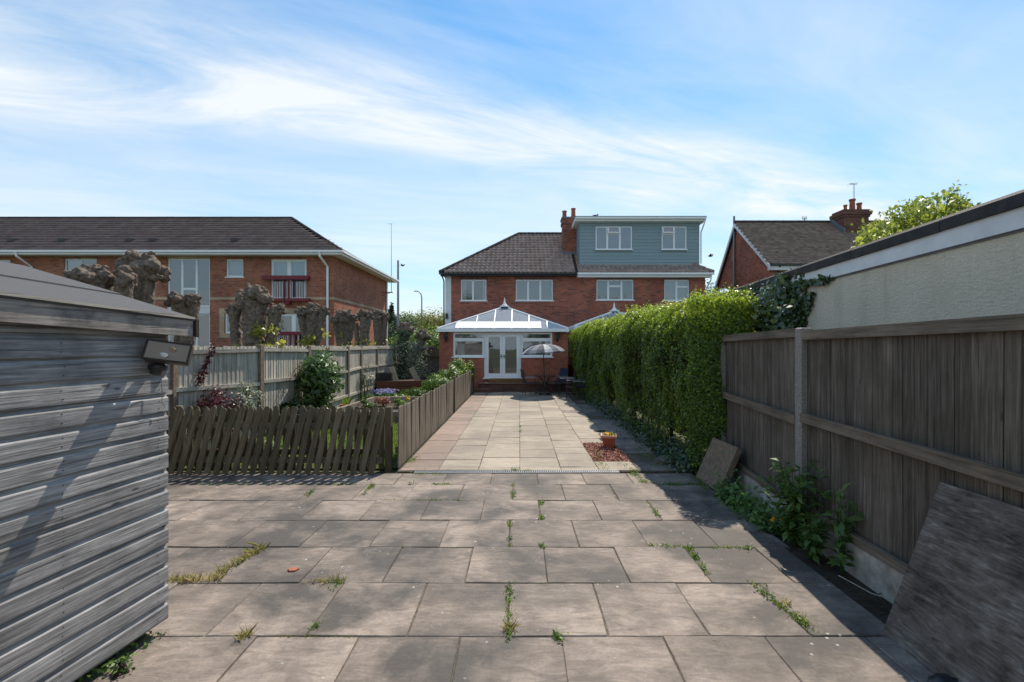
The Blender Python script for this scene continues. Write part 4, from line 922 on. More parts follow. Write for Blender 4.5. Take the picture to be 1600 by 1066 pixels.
for (a_, b_, hxp) in ((dX0+.075, xm_-.003, xm_-.06), (xm_+.003, dX1-.075, xm_+.06)):
    dd = open_wall(MB(), a_, b_, dZ0+.055, dZ1-.075, [(a_+.10, b_-.10, dZ0+.17, dZ1-.18)], CF+.03, CF+.085, fY).build('door', M['white'], cs)
    MB().poly([(a_+.10,CF+.055,dZ0+.17),(b_-.10,CF+.055,dZ0+.17),(b_-.10,CF+.055,dZ1-.18),(a_+.10,CF+.055,dZ1-.18)]).build('pane', M['glass'], dd)
    MB().box(hxp-.014, hxp+.014, CF+.015, CF+.03, 1.25, 1.45).box(hxp-.05, hxp+.05, CF-.005, CF+.012, 1.36, 1.385).build('handle', M['lead'], dd)
MB().box(dX0-.05, dX1+.05, CF-.10, CF+.02, dZ0-.04, dZ0+.012).build('threshold', M['white'], cs)
MB().poly([(CX0+.2,CF+.2,.42),(CX1-.2,CF+.2,.42),(CX1-.2,HYW-.03,.42),(CX0+.2,HYW-.03,.42)]).build('floor', M['roomfloor'], cs)
MB().box(CX0+.22, CX1-.22, HYW-.05, HYW-.004, .42, 2.45).build('inner_wall', M['room'], cs)
bars = [ax(x, 18.8) for x in (715, 742.5, 771, 799, 827, 855.5)]
ZE = az(513.5, 18.75)
cons_roof(cs, ax(684,18.75), ax(887.5,18.75), 18.75, HYW-.02, ZE, az(480,20.9), 20.9, bars)
MB().box(CX0, CX1, CF-.02, CF+.2, 2.36, ZE-.13).build('eaves_beam', M['white'], cs)
# white blind panels under the lower glazing
sl_c = (az(480,20.9)-ZE)/(20.9-18.75)
yq = 18.75+.62; MB().extr([(.03,.022),(.60,.022),(.60,.010),(.03,.010)], ax(711,18.8), ax(846,18.8), lambda a_, p, q: (a_, 18.75+p, ZE+p*sl_c+q)).build('roof_blind', plain('white_roof_blind', (.86,.87,.88), .7, .02, 4, 0, 20, 0), cs)
c2 = thing('conservatory', 'smaller white conservatory roof with finial showing over the hedge', 'conservatory', (4.1, 19.2, 0))
XL2, XR2 = 2.25, 2*ax(959.5,20.9)-2.25
bars2 = [XL2+(XR2-XL2)*k/6 for k in range(1, 6)]
cons_roof(c2, XL2, XR2, 19.0, HYW-.02, az(509,19.0), az(487,20.9), 20.9, bars2)
MB().box(XL2+.1, XR2-.1, 19.1, 19.3, 0, .9).box(XL2+.1, XL2+.3, 19.302, HYW-.01, 0, .9).box(XR2-.3, XR2-.1, 19.302, HYW-.01, 0, .9).build('wall', M['cbrickY'], c2)
fz = az(509,19.0)-.13
for k in range(7):
    x_ = XL2+.16+(XR2-XL2-.32)*k/6; MB().box(x_-.04, x_+.04, 19.14, 19.22, .9, fz).build('window_post', M['white'], c2)
MB().poly([(XL2+.15,19.18,.9),(XR2-.15,19.18,.9),(XR2-.15,19.18,fz),(XL2+.15,19.18,fz)]).build('pane', M['glass'], c2)
for X_ in (XL2+.2, XR2-.2): MB().poly([(X_,19.3,.9),(X_,HYW-.03,.9),(X_,HYW-.03,fz),(X_,19.3,fz)]).build('pane', M['glass'], c2)
# lanterns either side
for k, (px_, lab) in enumerate(((697.5,'black wall lantern on the conservatory pier beside the green shrubs'), (870.5,'black wall lantern on the conservatory pier above the parasol'))):
    X_, Zt = ax(px_,CF), cz(519); ln = thing('wall_lantern', lab, 'lantern', (X_, CF-.0, Zt-.3), 0, 'wall lanterns')
    MB().tube([(X_,CF-.12,Zt-.05),(X_,CF-.12,Zt-.02),(X_,CF-.12,Zt+.06)], [.10,.085,.012], 6).build('cap', M['black'], ln)
    MB().tube([(X_,CF-.12,Zt-.26),(X_,CF-.12,Zt-.05)], [.055,.085], 6).build('glass_body', glass('lantern_glass', (.3,.3,.3), .1), ln)
    fr_ = MB()
    for i in range(6):
        a_ = math.pi/3*i+.4; fr_.tube([(X_+.058*math.cos(a_),CF-.12+.058*math.sin(a_),Zt-.27),(X_+.088*math.cos(a_),CF-.12+.088*math.sin(a_),Zt-.04)], .011, 5)
    fr_.tube([(X_,CF-.12,Zt-.32),(X_,CF-.12,Zt-.26)], [.02,.06], 6).build('frame', M['black'], ln)
    MB().box(X_-.04, X_+.04, CF-.02, CF+.0, Zt-.38, Zt-.16).tube([(X_,CF-.01,Zt-.3),(X_,CF-.10,Zt-.36),(X_,CF-.12,Zt-.30)], .014, 6).build('wall_arm', M['black'], ln)
# brick step and timber step
stp = thing('brick_step', 'low brown brick step running along the conservatory front', 'step', (.2, 18.55, 0))
MB().bev(ax(747,18.3), 2.05, 18.30, CF-.002, -.05, .30, .012).build('riser', brick('step_brick', 'Y', (.17,.06,.045), (.13,.05,.04), (.14,.10,.085)), stp)
MB().bev(ax(746,18.25), 2.06, 18.27, CF-.003, .302, .335, .01).build('tread', plain('brown_step_tile', (.17,.10,.08), .7, .2, 8, .2, 50, 0), stp)
MB().bev(ax(742,18.1), ax(768,18.1), 18.02, 18.26, -.05, .14, .012).build('lower_tread', plain('brown_step_brick', (.15,.07,.055), .8, .2, 8, .2, 50, 0), stp)
tsx = (ax(764,18.6), ax(816,18.6))
ts = MB().bev(*tsx, 18.52, CF-.003, .337, .49, .01).build('timber_step', M['oak'], None); tag(ts, 'golden timber step in front of the conservatory doors', 'step')

# ------------------------------------------------------------------ block of flats
FY = 23.0; fx = lambda x: ax(x, FY); fz_ = lambda y: az(y, FY)
ft = thing('apartment_block', 'long two storey brick apartment block with dark tiled roof beyond the pollards', 'apartment block', (-16, FY+4, 0))
FX0, FX1 = -34.0, fx(522); FE = fz_(398); YB = 32.2; holes = []
ww = lambda *a_, **k: window(ft, holes, *a_, **k)
ww(fx(100), fx(151), fz_(437), fz_(404), FY+.06, [(0,.5,0,1),(.5,1,0,1)], sill=1, curtain=[(-.02,.45,'curtain')])
ww(fx(200), fx(231), fz_(434), fz_(404), FY+.06, [(0,1,0,1)], sill=1, curtain=[(-.02,1.02,'net')])
ww(fx(-60), fx(16), fz_(437), fz_(406), FY+.06, [(0,.5,0,1),(.5,1,0,1)], sill=1, curtain=[(-.02,1.02,'curtain')])
ww(fx(353), fx(380), fz_(433), fz_(405), FY+.06, [(0,1,0,1)], sill=1, bar=.08, curtain=[(-.02,1.02,'net')])
ww(fx(423), fx(479), fz_(468), fz_(405), FY+.06, [(0,.5,0,1),(.5,1,0,1)], bar=.16, curtain=[(-.02,.5,'curtain'),(.5,1.02,'curtain')], name='glazed_door')
ww(fx(430), fx(486), fz_(551), fz_(490), FY+.06, [(0,.5,0,1),(.5,1,0,1)], bar=.16, name='glazed_door')
ww(fx(351), fx(381), fz_(521), fz_(489), FY+.06, [(0,1,0,1)], bar=.10)
ww(fx(262), fx(328), fz_(479.5), fz_(404), FY+.04, [(0,.33,0,1),(.33,.67,.37,1),(.33,.67,0,.37),(.67,1,0,1)], bar=.07, glassmat='glass_tint', name='stair_window')
ww(fx(262), fx(328), fz_(545), fz_(491), FY+.04, [(0,.33,0,1),(.33,.67,0,.95),(.67,1,0,1)], bar=.07, name='stair_window')
open_wall(MB(), FX0, FX1, -.05, FE, holes, FY, FY+.28, fY).build('wall', M['fbrickY'], ft)
MB().box(FX1-.28, FX1, FY+.282, YB, -.05, FE).build('side_wall', M['fbrickX'], ft)
MB().box(FX0, FX1-.3, YB-.2, YB, -.05, FE).box(FX0, FX0+.2, FY+.3, YB-.2, -.05, FE).build('rear_wall', M['fbrickY'], ft)
MB().box(FX0+.2, FX1-.3, FY+3.2, FY+3.3, 0, FE-.05).box(FX0+.2, FX1-.3, FY+.3, FY+3.2, fz_(477), fz_(474)).box(FX0+.2, FX1-.3, FY+.3, FY+3.2, FE-.12, FE-.06).build('interior', M['room'], ft)
MB().box(fx(262), fx(328), FY-.01, FY+.06, fz_(490.6), fz_(480)).build('spandrel_panel', M['white_paint'], ft)
MB().box(fx(262), fx(328), FY-.012, FY+.05, fz_(403.6), fz_(398.5)).build('cream_band', M['cream'], ft)
segs = [(FX0, fx(262)-.02), (fx(328)+.02, fx(423)-.02), (fx(479)+.02, FX1+.012)]
for a_, b_ in segs: MB().box(a_, b_, FY-.014, FY+.05, fz_(468.5), fz_(464.5)).build('cream_band', M['cream'], ft)
MB().box(FX1-.05, FX1+.013, FY+.052, YB, fz_(468.5), fz_(464.5)).build('cream_band', M['creamX'], ft)
open_wall(MB(), fx(343), fx(430)-.003, fz_(528), fz_(482), [(fx(351), fx(381), fz_(521), fz_(489))], FY-.013, FY+.03, fY).build('cream_surround', M['cream'], ft)
MB().box(fx(430), fx(486), FY-.013, FY+.03, fz_(489.6), fz_(482)).build('cream_lintel', M['cream'], ft)
for xa, xb, yt, yb_ in ((414,486,432,438), (428,492,518.5,524)):
    bl_ = thing('x', 'x', 'x') if False else None
    ba = MB().box(fx(xa), fx(xb), FY-.30, FY-.10, fz_(yb_), fz_(yt)).build('balcony_beam', M['redmetal'], ft)
    br = MB()
    for x_ in (xa+9, xb-9): br.box(fx(x_)-.04, fx(x_)+.04, FY-.10, FY+.0, fz_(yb_)+.03, fz_(yt)-.03)
    br.build('bracket', M['redmetal'], ba)
    bt = yb_+29
    MB().box(fx(xa+10), fx(xb), FY-.22, FY-.04, fz_(bt+4.5), fz_(bt)).build('lower_beam', M['redmetal'], ba)
    bz_ = MB()
    for k in range(15):
        x_ = fx(xa+12)+(fx(xb-6)-fx(xa+12))*k/14; bz_.tube([(x_,FY-.13,fz_(bt)),(x_,FY-.13,fz_(yb_))], .012, 5)
    for dx_ in (-3, 4): bz_.box(fx((xa+xb)/2+dx_)-.03, fx((xa+xb)/2+dx_)+.03, FY-.24, FY-.15, fz_(bt+9), fz_(yb_))
    bz_.build('baluster', M['redmetal'], ba)
    MB().box(fx((xa+xb)/2-5), fx((xa+xb)/2+6), FY-.2, FY-.002, fz_(bt+9), fz_(bt+5)).build('corbel_bracket', M['redmetal'], ba)
EO = .55; ez = FE+.02; ey = FY-EO; exr = FX1+EO; rdY = FY+4.6; rz_ = az(341.5, rdY); rxe = ax(456, rdY)
slf = Vector((0, rdY-ey, rz_-ez-.08)); SF = slf.length; slf.normalize()
tiles('roof_tile', ft, M['ftile'], (FX0, ey, ez+.08), (exr, ey, ez+.08), slf, 14, SF/14, .33, lambda s_, t_: t_ <= SF and s_ < (exr-FX0)-(exr-rxe)*t_/SF, 0, .075)
ridge_line(ft, (exr,ey+.03,ez+.10), (rxe,rdY,rz_+.03), .08, piece=.9); ridge_line(ft, (rxe,rdY,rz_+.03), (FX0,rdY,rz_+.03), .08, piece=1.6)
MB().poly([(exr,ey,ez+.05),(exr,YB+EO,ez+.05),(rxe,rdY,rz_-.03)]).poly([(FX0,ey,ez+.05),(exr,ey,ez+.05),(rxe,rdY,rz_-.03),(FX0,rdY,rz_-.03)]).poly([(FX0,YB+EO,ez+.05),(exr,YB+EO,ez+.05),(rxe,rdY,rz_-.03),(FX0,rdY,rz_-.03)]).build('roof', M['ridge'], ft)
MB().box(FX0, exr-.02, ey+.02, FY+.02, ez-.10, ez-.06).box(FX1-.02, exr-.021, FY+.022, YB+EO, ez-.10, ez-.06).build('soffit', M['white'], ft)
MB().box(FX0, exr, ey-.02, ey+.015, ez-.12, ez+.05).build('fascia_board', M['white'], ft)
MB().box(exr-.015, exr+.02, ey+.018, YB+EO, ez-.12, ez+.05).build('fascia_board', M['white'], ft)
MB().box(FX0, exr+.12, ey-.13, ey-.022, ez-.02, ez+.075).build('gutter', M['white'], ft)
MB().box(exr+.022, exr+.13, ey-.02, YB+EO+.1, ez-.02, ez+.075).build('gutter', M['white'], ft)
for x_ in (511.5, 50): MB().tube([(fx(x_)-.12,ey-.07,ez),(fx(x_)-.12,ey-.05,ez-.2),(fx(x_)+.03,FY-.06,ez-.62),(fx(x_)+.03,FY-.06,0)], .055, 8).build('downpipe', M['white'], ft)
MB().tube([(FX1+.06,YB-.25,ez-.1),(FX1+.06,YB-.25,0)], .055, 8).build('downpipe', M['white'], ft)
for x_ in (22, 100, 205, 241, 369):
    yv = ey+1.25; zv = ez+.08+1.25*slf.z/slf.y; X_ = ax(x_, yv); MB().box(X_-.15, X_+.15, yv-.2, yv+.15, zv-.05, zv+.12).build('roof_vent', M['black'], ft)
an = thing('radio_aerial', 'tall thin whip aerial bracketed to the apartment block end wall', 'aerial', (FX1, YB-.6, 4))
p1 = at(611.5, 457, 31.0); MB().tube([(p1.x,31.0,az(458,31)),(p1.x,31.0,az(350,31))], [.022,.012], 6).build('mast', M['grey_metal'], an)
MB().tube([(FX1-.02,31.0,az(457,31)),(p1.x+.1,31.0,az(457,31))], .03, 6).tube([(FX1-.02,31.0,az(462,31)),(p1.x,31.0,az(457,31))], .02, 6).build('bracket', M['redmetal'], an)
MB().tube([(p1.x-.22,31.0,az(350,31)),(p1.x+.08,31.0,az(350,31))], .012, 5).build('crossbar', M['grey_metal'], an)

# ------------------------------------------------------------------ gabled house on the right
gh = thing('gabled_house', 'red brick gabled house with weathered brown roof beyond the garage', 'house', (16, 25.8, 0))
gX = 12.0; yn, yf_, ya_ = gX*F/395, gX*F/306, gX*F/340; zn = az(412,yn); za_ = az(347.5,ya_); zf = az(458,yf_); X2 = 24.0
MB().poly([(gX,yn+.25,-.05),(gX,yf_,-.05),(gX,yf_,zf-.2),(gX,ya_,za_-.22),(gX,yn+.25,zn-.02)]).build('gable_wall', M['brickX'], gh)
MB().box(gX+.003, X2, yn+.25, yn+.5, -.05, zn-.05).box(gX+.003, X2, yf_-.3, yf_-.05, -.05, zf-.3).box(X2-.2, X2, yn+.5, yf_-.3, -.05, zf-.3).build('wall', M['brickY'], gh)
up_ = Vector((0, ya_-yn, za_-zn)); GS = up_.length
tiles('roof_tile', gh, M['gtile'], (gX-.16, yn, zn), (X2, yn, zn), up_, 26, GS/26, .19, lambda s_, t_: t_ < GS, 0, .018, True)
MB().poly([(gX-.16,yn,zn-.02),(X2,yn,zn-.02),(X2,ya_,za_-.02),(gX-.16,ya_,za_-.02)]).poly([(gX-.16,yf_,zf-.02),(X2,yf_,zf-.02),(X2,ya_,za_-.02),(gX-.16,ya_,za_-.02)]).build('roof', M['ridge'], gh)
ridge_line(gh, (gX-.16,ya_,za_+.02), (X2,ya_,za_+.02), .09)
for (pa, pb) in (((gX-.14,yn-.05,zn-.02),(gX-.14,ya_,za_)), ((gX-.14,yf_+.05,zf-.04),(gX-.14,ya_,za_))):
    pa, pb = Vector(pa), Vector(pb); MB().extr([(0,0),(.05,0),(.05,-.22),(0,-.22)], 0, 1, lambda a_, p, q: (pa.lerp(pb, a_)+Vector((p-.05, 0, q-.02)))).build('barge_board', M['white_paint'], gh)
MB().box(gX-.1, X2, yn-.12, yn-.01, zn-.10, zn-.02).build('gutter', M['black'], gh)
MB().box(gX-.1, X2, yn+.0, yn+.26, zn-.30, zn-.11).build('fascia_board', M['white_paint'], gh)
MB().tube([(gX+.35,yn-.05,zn-.05),(gX+.35,yn+.2,zn-.4),(gX+.35,yn+.2,0)], .045, 8).build('downpipe', M['black'], gh)
yp = (gX-.1)*F/(1146.5-VX); MB().tube([(gX-.08,yp,0),(gX-.08,yp,az(338,yp))], .055, 8).tube([(gX-.02,yp,az(404,yp)),(gX-.14,yp,az(404,yp))], .075, 8).tube([(gX-.02,yp,az(444,yp)),(gX-.14,yp,az(444,yp))], .075, 8).build('soil_pipe', M['grey_metal'], gh)
y0w, y1w = gX*F/(1140-VX), gX*F/(1122-VX); z0w, z1w = az(457,25.5), az(443,25.5)
wf = open_wall(MB(), y0w, y1w, z0w, z1w, [(y0w+.06,(y0w+y1w)/2-.03,z0w+.06,z1w-.06),((y0w+y1w)/2+.03,y1w-.06,z0w+.06,z1w-.06)], gX-.03, gX-.002, fX).build('window', M['white'], gh)
MB().poly([(gX-.012,y0w+.03,z0w+.03),(gX-.012,y1w-.03,z0w+.03),(gX-.012,y1w-.03,z1w-.03),(gX-.012,y0w+.03,z1w-.03)]).build('pane', M['glass'], wf)
CY2 = 24.9; c0, c1 = ax(1317,CY2), ax(1359,CY2); ctz = az(333,CY2)
c_ = MB().box(c0+.05, c1-.05, CY2, CY2+.9, 6.5, ctz-.2).build('chimney', M['sooty'], gh)
MB().box(c0, c1, CY2-.05, CY2+.95, ctz-.2, ctz-.09).box(c0-.06, c1+.06, CY2-.1, CY2+1.0, ctz-.09, ctz+.08).box(c0+.02, c1-.02, CY2-.02, CY2+.92, ctz+.08, ctz+.2).build('corbel', M['sooty'], c_)
for px_, yt, r_ in ((1329,317,.09), (1340,308,.15), (1351,314,.13)):
    X_ = ax(px_,CY2); zt = az(yt,CY2); MB().tube([(X_,CY2+.4,ctz+.15),(X_,CY2+.4,zt-.09),(X_,CY2+.4,zt-.08),(X_,CY2+.4,zt)], [r_,r_*.85,r_*1.1,r_*1.1], 10).build('chimney_pot', M['terracotta'], c_)
sA = (za_-zn)/(ya_-yn)
MB().extr([(0,0),(.05,0),(.05,.35),(0,.35)], CY2-.15, CY2+1.0, lambda a_, p, q: (c0-.0+p-.02, a_, zn+(a_-yn)*sA+q-.05)).build('flashing', M['lead'], c_)
ta = thing('television_aerial', 'thin television aerial on the brick chimney of the gabled house', 'aerial', (ax(1347,CY2), CY2+.6, ctz))
Xa, zt = ax(1347,CY2), az(281,CY2); MB().tube([(Xa,CY2+.6,ctz+.1),(Xa,CY2+.6,zt)], .018, 6).build('mast', M['grey_metal'], ta)
tb = MB().tube([(Xa-.25,CY2+.6,zt),(Xa+.15,CY2+.6,zt-.03)], .014, 5)
for k in range(5): tb.tube([(Xa-.22+.08*k,CY2+.4,zt-.01),(Xa-.22+.08*k,CY2+.8,zt-.01)], .009, 4)
tb.build('antenna', M['grey_metal'], ta)
tb2 = thing('television_aerial', 'small television aerial on the ridge of the gabled house', 'aerial', (ax(1257,ya_), ya_, za_))
Xa, zt = ax(1257,ya_), az(341,ya_); q_ = MB().tube([(Xa,ya_,za_),(Xa,ya_,zt)], .02, 6).tube([(Xa-.15,ya_,zt),(Xa+.15,ya_,zt)], .015, 5)
for k in range(4): q_.tube([(Xa-.12+.08*k,ya_,zt-.1),(Xa-.12+.08*k,ya_,zt+.12)], .01, 4)
q_.build('antenna', M['grey_metal'], tb2)

# ------------------------------------------------------------------ street lamps and far trees
for (px_, yt, Y_, arm, lab) in ((622,410,60,0,'tall plain grey lamp column beside the apartment block'), (659,455,70,1,'grey street lamp with curved arm above the far trees')):
    X_ = ax(px_, Y_); zt = az(yt, Y_); lp = thing('street_lamp', lab, 'street lamp', (X_, Y_, 0), 0, 'distant street lamps')
    if arm: MB().tube([(X_,Y_,-.05),(X_,Y_,zt-1),(X_-.15,Y_,zt-.35),(X_-.6,Y_,zt)], [.13,.09,.08,.06], 8).build('column', M['grey_metal'], lp); MB().bev(X_-1.15, X_-.55, Y_-.12, Y_+.12, zt-.07, zt+.05, .03).build('lamp_head', M['grey_metal'], lp)
    else: MB().tube([(X_,Y_,-.05),(X_,Y_,4),(X_,Y_,zt)], [.17,.16,.12], 10).build('column', M['grey_metal'], lp); MB().tube([(X_,Y_,zt),(X_,Y_,zt+.25)], [.14,.10], 8).build('cap', M['grey_metal'], lp)
def tree(name, label, base, h_, rad, n, size, mat, group=None, k=26, conical=False, trunk_h=None):
    t_ = thing(name, label, 'tree', base, 0, group); b = Vector(base); c_ = (b.x, b.y, b.z+h_-rad[2]*.9)
    P, N, cc = clump(c_, rad, n, k, .42, .72)
    if conical:
        f_ = np.clip((b.z+h_-P[:,2])/h_, .04, 1); P[:,0] = b.x+(P[:,0]-b.x)*f_*1.3; P[:,1] = b.y+(P[:,1]-b.y)*f_*1.3
    leaves('crown', P, N, size, mat, t_, .7)
    mb = MB().tube([b+Vector((0,0,-.1)), b+Vector((.05,0,h_*.35)), b+Vector((0,.05,h_*.7))], [h_*.028, h_*.02, h_*.01], 8)
    for q in cc[:10]: q = Vector(q); mb.tube([b+Vector((0,0,h_*.35)), b.lerp(q, .6)+Vector((0,0,h_*.12)), q], [h_*.013, h_*.008, h_*.003], 5)
    mb.build('trunk', M['bark'], t_); return t_
GT = 'trees far behind the houses'
for (x_, yt, Y_, rw, mk, lab, con) in ((612,472,75,3.0,'fardark','dark conifer behind the apartment block end', True), (630,486,90,5.0,'fartree','mid green tree behind the tall lamp column', False), (648,488,95,5.0,'fartree','broad mid green tree between the two street lamps', False),
        (668,490,85,4.5,'faryellow','pale yellow green tree right behind the curved street lamp', False), (690,480,70,4.0,'faryellow','yellow green tree close against the house corner', False), (622,498,62,3.2,'fardark','dark low tree at the foot of the lamp column', False),
        (715,486,80,5,'fartree','green tree hidden mostly by the conservatory roof', False), (640,512,45,2.6,'shrub','bright bushy tree behind the tall board fence', False), (672,512,42,2.6,'shrub','bright leafy bush tree behind the house corner fence', False), (1110,446,48,1.6,'fardark','dark tree top in the gap beside the gabled house', False),
        (596,505,70,4,'fartree','green tree behind the apartment block side wall', False)):
    zt = az(yt, Y_); tree('conifer' if con else 'distant_tree', lab, (ax(x_,Y_), Y_, -.06), zt, (rw, rw, zt*.55), 5200, .30*Y_/70, M[mk], GT, 40, con)
# trees standing behind the photographer, seen only in the window panes
for (x_, y_, h_, r_, lab) in ((-6.5,-16,8.6,2.6,'green tree behind the camera mirrored in the bedroom panes'), (12.5,-15,8.8,3.0,'broad green tree behind the camera mirrored in the neighbouring panes'), (3.0,-22,7.0,2.6,'smaller green tree behind the camera at the plot end'), (-25,-14,7.2,3.6,'wide green tree far to one side behind the camera'), (-33,-14,7.4,3.8,'widest green tree far to one side behind the camera'), (-17,-15,6.2,3.0,'low green tree to one side behind the camera')):
    tree('garden_tree', lab, (x_,y_,-.06), h_, (r_,r_,h_*.45), 4200, .22, M['fartree'], 'trees behind the camera', 36)
# garden tree behind the garage: upright leafy shoots
yt_ = thing('young_tree', 'yellow green tree with upright leafy shoots rising behind the garage roof', 'tree', (8.6, 10.2, -.06))
TY = 10.2; mb = MB(); PP = []
for k in range(76):
    x_ = 1340+190*(k+.5)/76+random.uniform(-6,6)
    env = np.interp(x_, [1335,1360,1385,1410,1440,1470,1492,1505,1530], [368,335,330,322,312,300,290,300,338])
    y_ = env+random.random()**1.5*50; Yk = TY+random.uniform(-.9,.9); tip = at(x_, y_, Yk); foot = Vector((tip.x*.6+8.6*.4, Yk*.6+TY*.4, 2.2))
    mb.tube([foot, foot.lerp(tip, .55)+Vector((0,0,.1)), tip], [.022,.012,.003], 5)
    for s_ in RNG.random(190): 
        p = foot.lerp(tip, .15+.85*s_); PP.append((p.x+random.gauss(0,.085), p.y+random.gauss(0,.085), p.z+random.gauss(0,.06)))
mb.tube([(8.6,TY,-.1),(8.6,TY,1.2),(8.55,TY,2.3)], [.11,.09,.06], 8).build('trunk', M['bark'], yt_)
P = np.array(PP); leaves('crown', P, RNG.normal(size=P.shape)+np.array([0,-.4,.6]), .105, M['treeleaf'], yt_, .6)

# ------------------------------------------------------------------ pollarded trees behind the left fence
tex = bpy.data.textures.new('bark_clouds', 'CLOUDS'); tex.noise_scale = .075; tex.noise_depth = 4
tex2 = bpy.data.textures.new('knuckle_clouds', 'CLOUDS'); tex2.noise_scale = .045; tex2.noise_depth = 4
def fuse(o, vox, tx, st):
    r_ = o.modifiers.new('fuse', 'REMESH'); r_.mode = 'VOXEL'; r_.voxel_size = vox; r_.use_smooth_shade = True
    d_ = o.modifiers.new('bark', 'DISPLACE'); d_.texture = tx; d_.strength = st; d_.mid_level = .45; d_.texture_coords = 'LOCAL'
def pollard(px_, X_, ytop, cols_, lab):
    """cols_: upright stems (foot dx, head dx, drop of the head below the top, stem radius, head radius)"""
    Y_ = X_*F/(px_-VX); zt = az(ytop, Y_); base = Vector((X_, Y_, -.06)); t_ = thing('pollarded_tree', lab, 'tree', base, 0, 'pollarded trees behind the tall board fence')
    tk = MB(); kn = MB(); rb_ = max(c[3] for c in cols_)*1.15
    tk.tube([base-Vector((0,0,.05)), base+Vector((0,0,.5)), base+Vector((0,0,1.25))], [rb_*1.35, rb_*1.1, rb_], 14)
    for (d0, d1, dz, rs, rh) in cols_:
        tip = base+Vector((d1, random.uniform(-.08,.08), zt+.06-dz-rh*.75)); f0 = base+Vector((d0*.4, 0, 1.0)); f1 = base+Vector((d0, 0, 1.65)); f2 = f1.lerp(tip, .55)+Vector((random.uniform(-.03,.03),0,0))
        tk.tube([f0, f1, f2, tip], [rs, rs*.92, rs*.90, rs*1.1], 12)
        for _ in range(5):                                  # burrs on the stem
            q = f1.lerp(tip, random.uniform(.1,.8)); a2 = random.uniform(0, 6.28); tk.ball(q+Vector((math.cos(a2), math.sin(a2), 0))*rs*.85, rs*random.uniform(.2,.4), 7, 5, .15)
        kn.ball(tip, rh*.70, 10, 7, .1, (1,.9,.95))
        for k_ in range(17):
            a2 = random.uniform(0, 6.28); e2 = random.uniform(-.35, 1.3); d = Vector((math.cos(a2)*math.cos(e2), math.sin(a2)*math.cos(e2)*.9, math.sin(e2)*.92)); rr = rh*random.uniform(.70,.92)
            p = tip+d*rr; kn.ball(p, rh*random.uniform(.20,.36), 8, 6, .2)
            if random.random() < .5: kn.tube([p, p+d*rh*random.uniform(.25,.42)+Vector((0,0,rh*.06))], [rh*.14, rh*.12], 7)
    fuse(tk.build('trunk', M['bark'], t_), .017, tex, .045); fuse(kn.build('crown', M['bark'], t_), .0145, tex2, .035)
    return t_, base, zt
for a_ in ((160,-5.95,424,[(-.1,-.12,.0,.15,.27),(.2,.28,.04,.10,.17)],'low double headed pollarded tree just above the shed roof'),
           (222,-6.0,404,[(.02,.04,.0,.17,.32),(-.16,-.2,.12,.10,.18)],'broad headed pollarded tree rising behind the shed roof'),
           (285,-5.95,459,[(0,-.02,.0,.12,.20),(.1,.2,.04,.08,.13)],'small pollarded tree beside the shed roof end'),
           (398,-5.95,452,[(-.02,.02,.0,.25,.37),(-.40,-.50,.36,.12,.19),(.32,.46,.34,.13,.21)],'stout three headed pollarded tree with one large central head'),
           (487,-5.95,474,[(.0,.0,.02,.17,.25),(-.1,-.30,.14,.10,.19),(.08,.31,.12,.10,.18)],'pollarded tree with three knuckles before the downpipe'),
           (537,-5.95,488,[(0,.02,.0,.21,.33),(-.12,-.27,.16,.10,.17),(.12,.29,.10,.10,.17)],'pollarded tree at the apartment block corner'),
           (568,-5.95,487,[(.06,.08,.0,.20,.31),(-.24,-.30,.45,.10,.17)],'middle pollarded tree of three before the block end wall'),
           (593,-5.95,488,[(0,-.04,.0,.20,.30),(.10,.27,.06,.11,.20)],'last pollarded tree of three before the block end wall')):
    t_, b_, zt_ = pollard(*a_)
    if a_[0] > 300:
        m_ = {398: 260, 487: 130}.get(a_[0], 60); c_ = np.array(b_)+np.array([.1, -.25, 1.95]); i_ = RNG.integers(0, 7, m_); cc = c_+RNG.normal(0, 1, (7,3))*np.array([.3,.08,.16])
        tag(leaves('young_shoots', cc[i_]+RNG.normal(0,.06,(m_,3)), RNG.normal(size=(m_,3))+np.array([0,-.6,.5]), .085, M['yellowleaf'], t_, .75), kind='stuff')
# ivy clad stump at the far fence end
t_, b_, zt_ = pollard(642,-4.55,506,[(-.22,-.25,.0,.22,.34),(.3,.5,.28,.16,.30)],'ivy clad brown pollard stump at the far end of the board fence')
n = 2600; P = np.array(b_)+np.stack([RNG.normal(.1,.36,n), -.28+RNG.normal(0,.1,n), RNG.uniform(.55,2.0,n)], 1); P[:,0] += .25*np.sin(P[:,2]*3)
leaves('climber', P, RNG.normal(0,.5,(n,3))+np.array([.3,-1,.4]), .07, M['variegated'], t_, .7)
n = 1500; P = np.array(b_)+np.stack([RNG.normal(-.22,.16,n), -.25+RNG.normal(0,.1,n), RNG.uniform(.4,2.5,n)], 1)
leaves('climber', P, RNG.normal(0,.5,(n,3))+np.array([.3,-1,.4]), .07, M['ivy'], t_, .8)

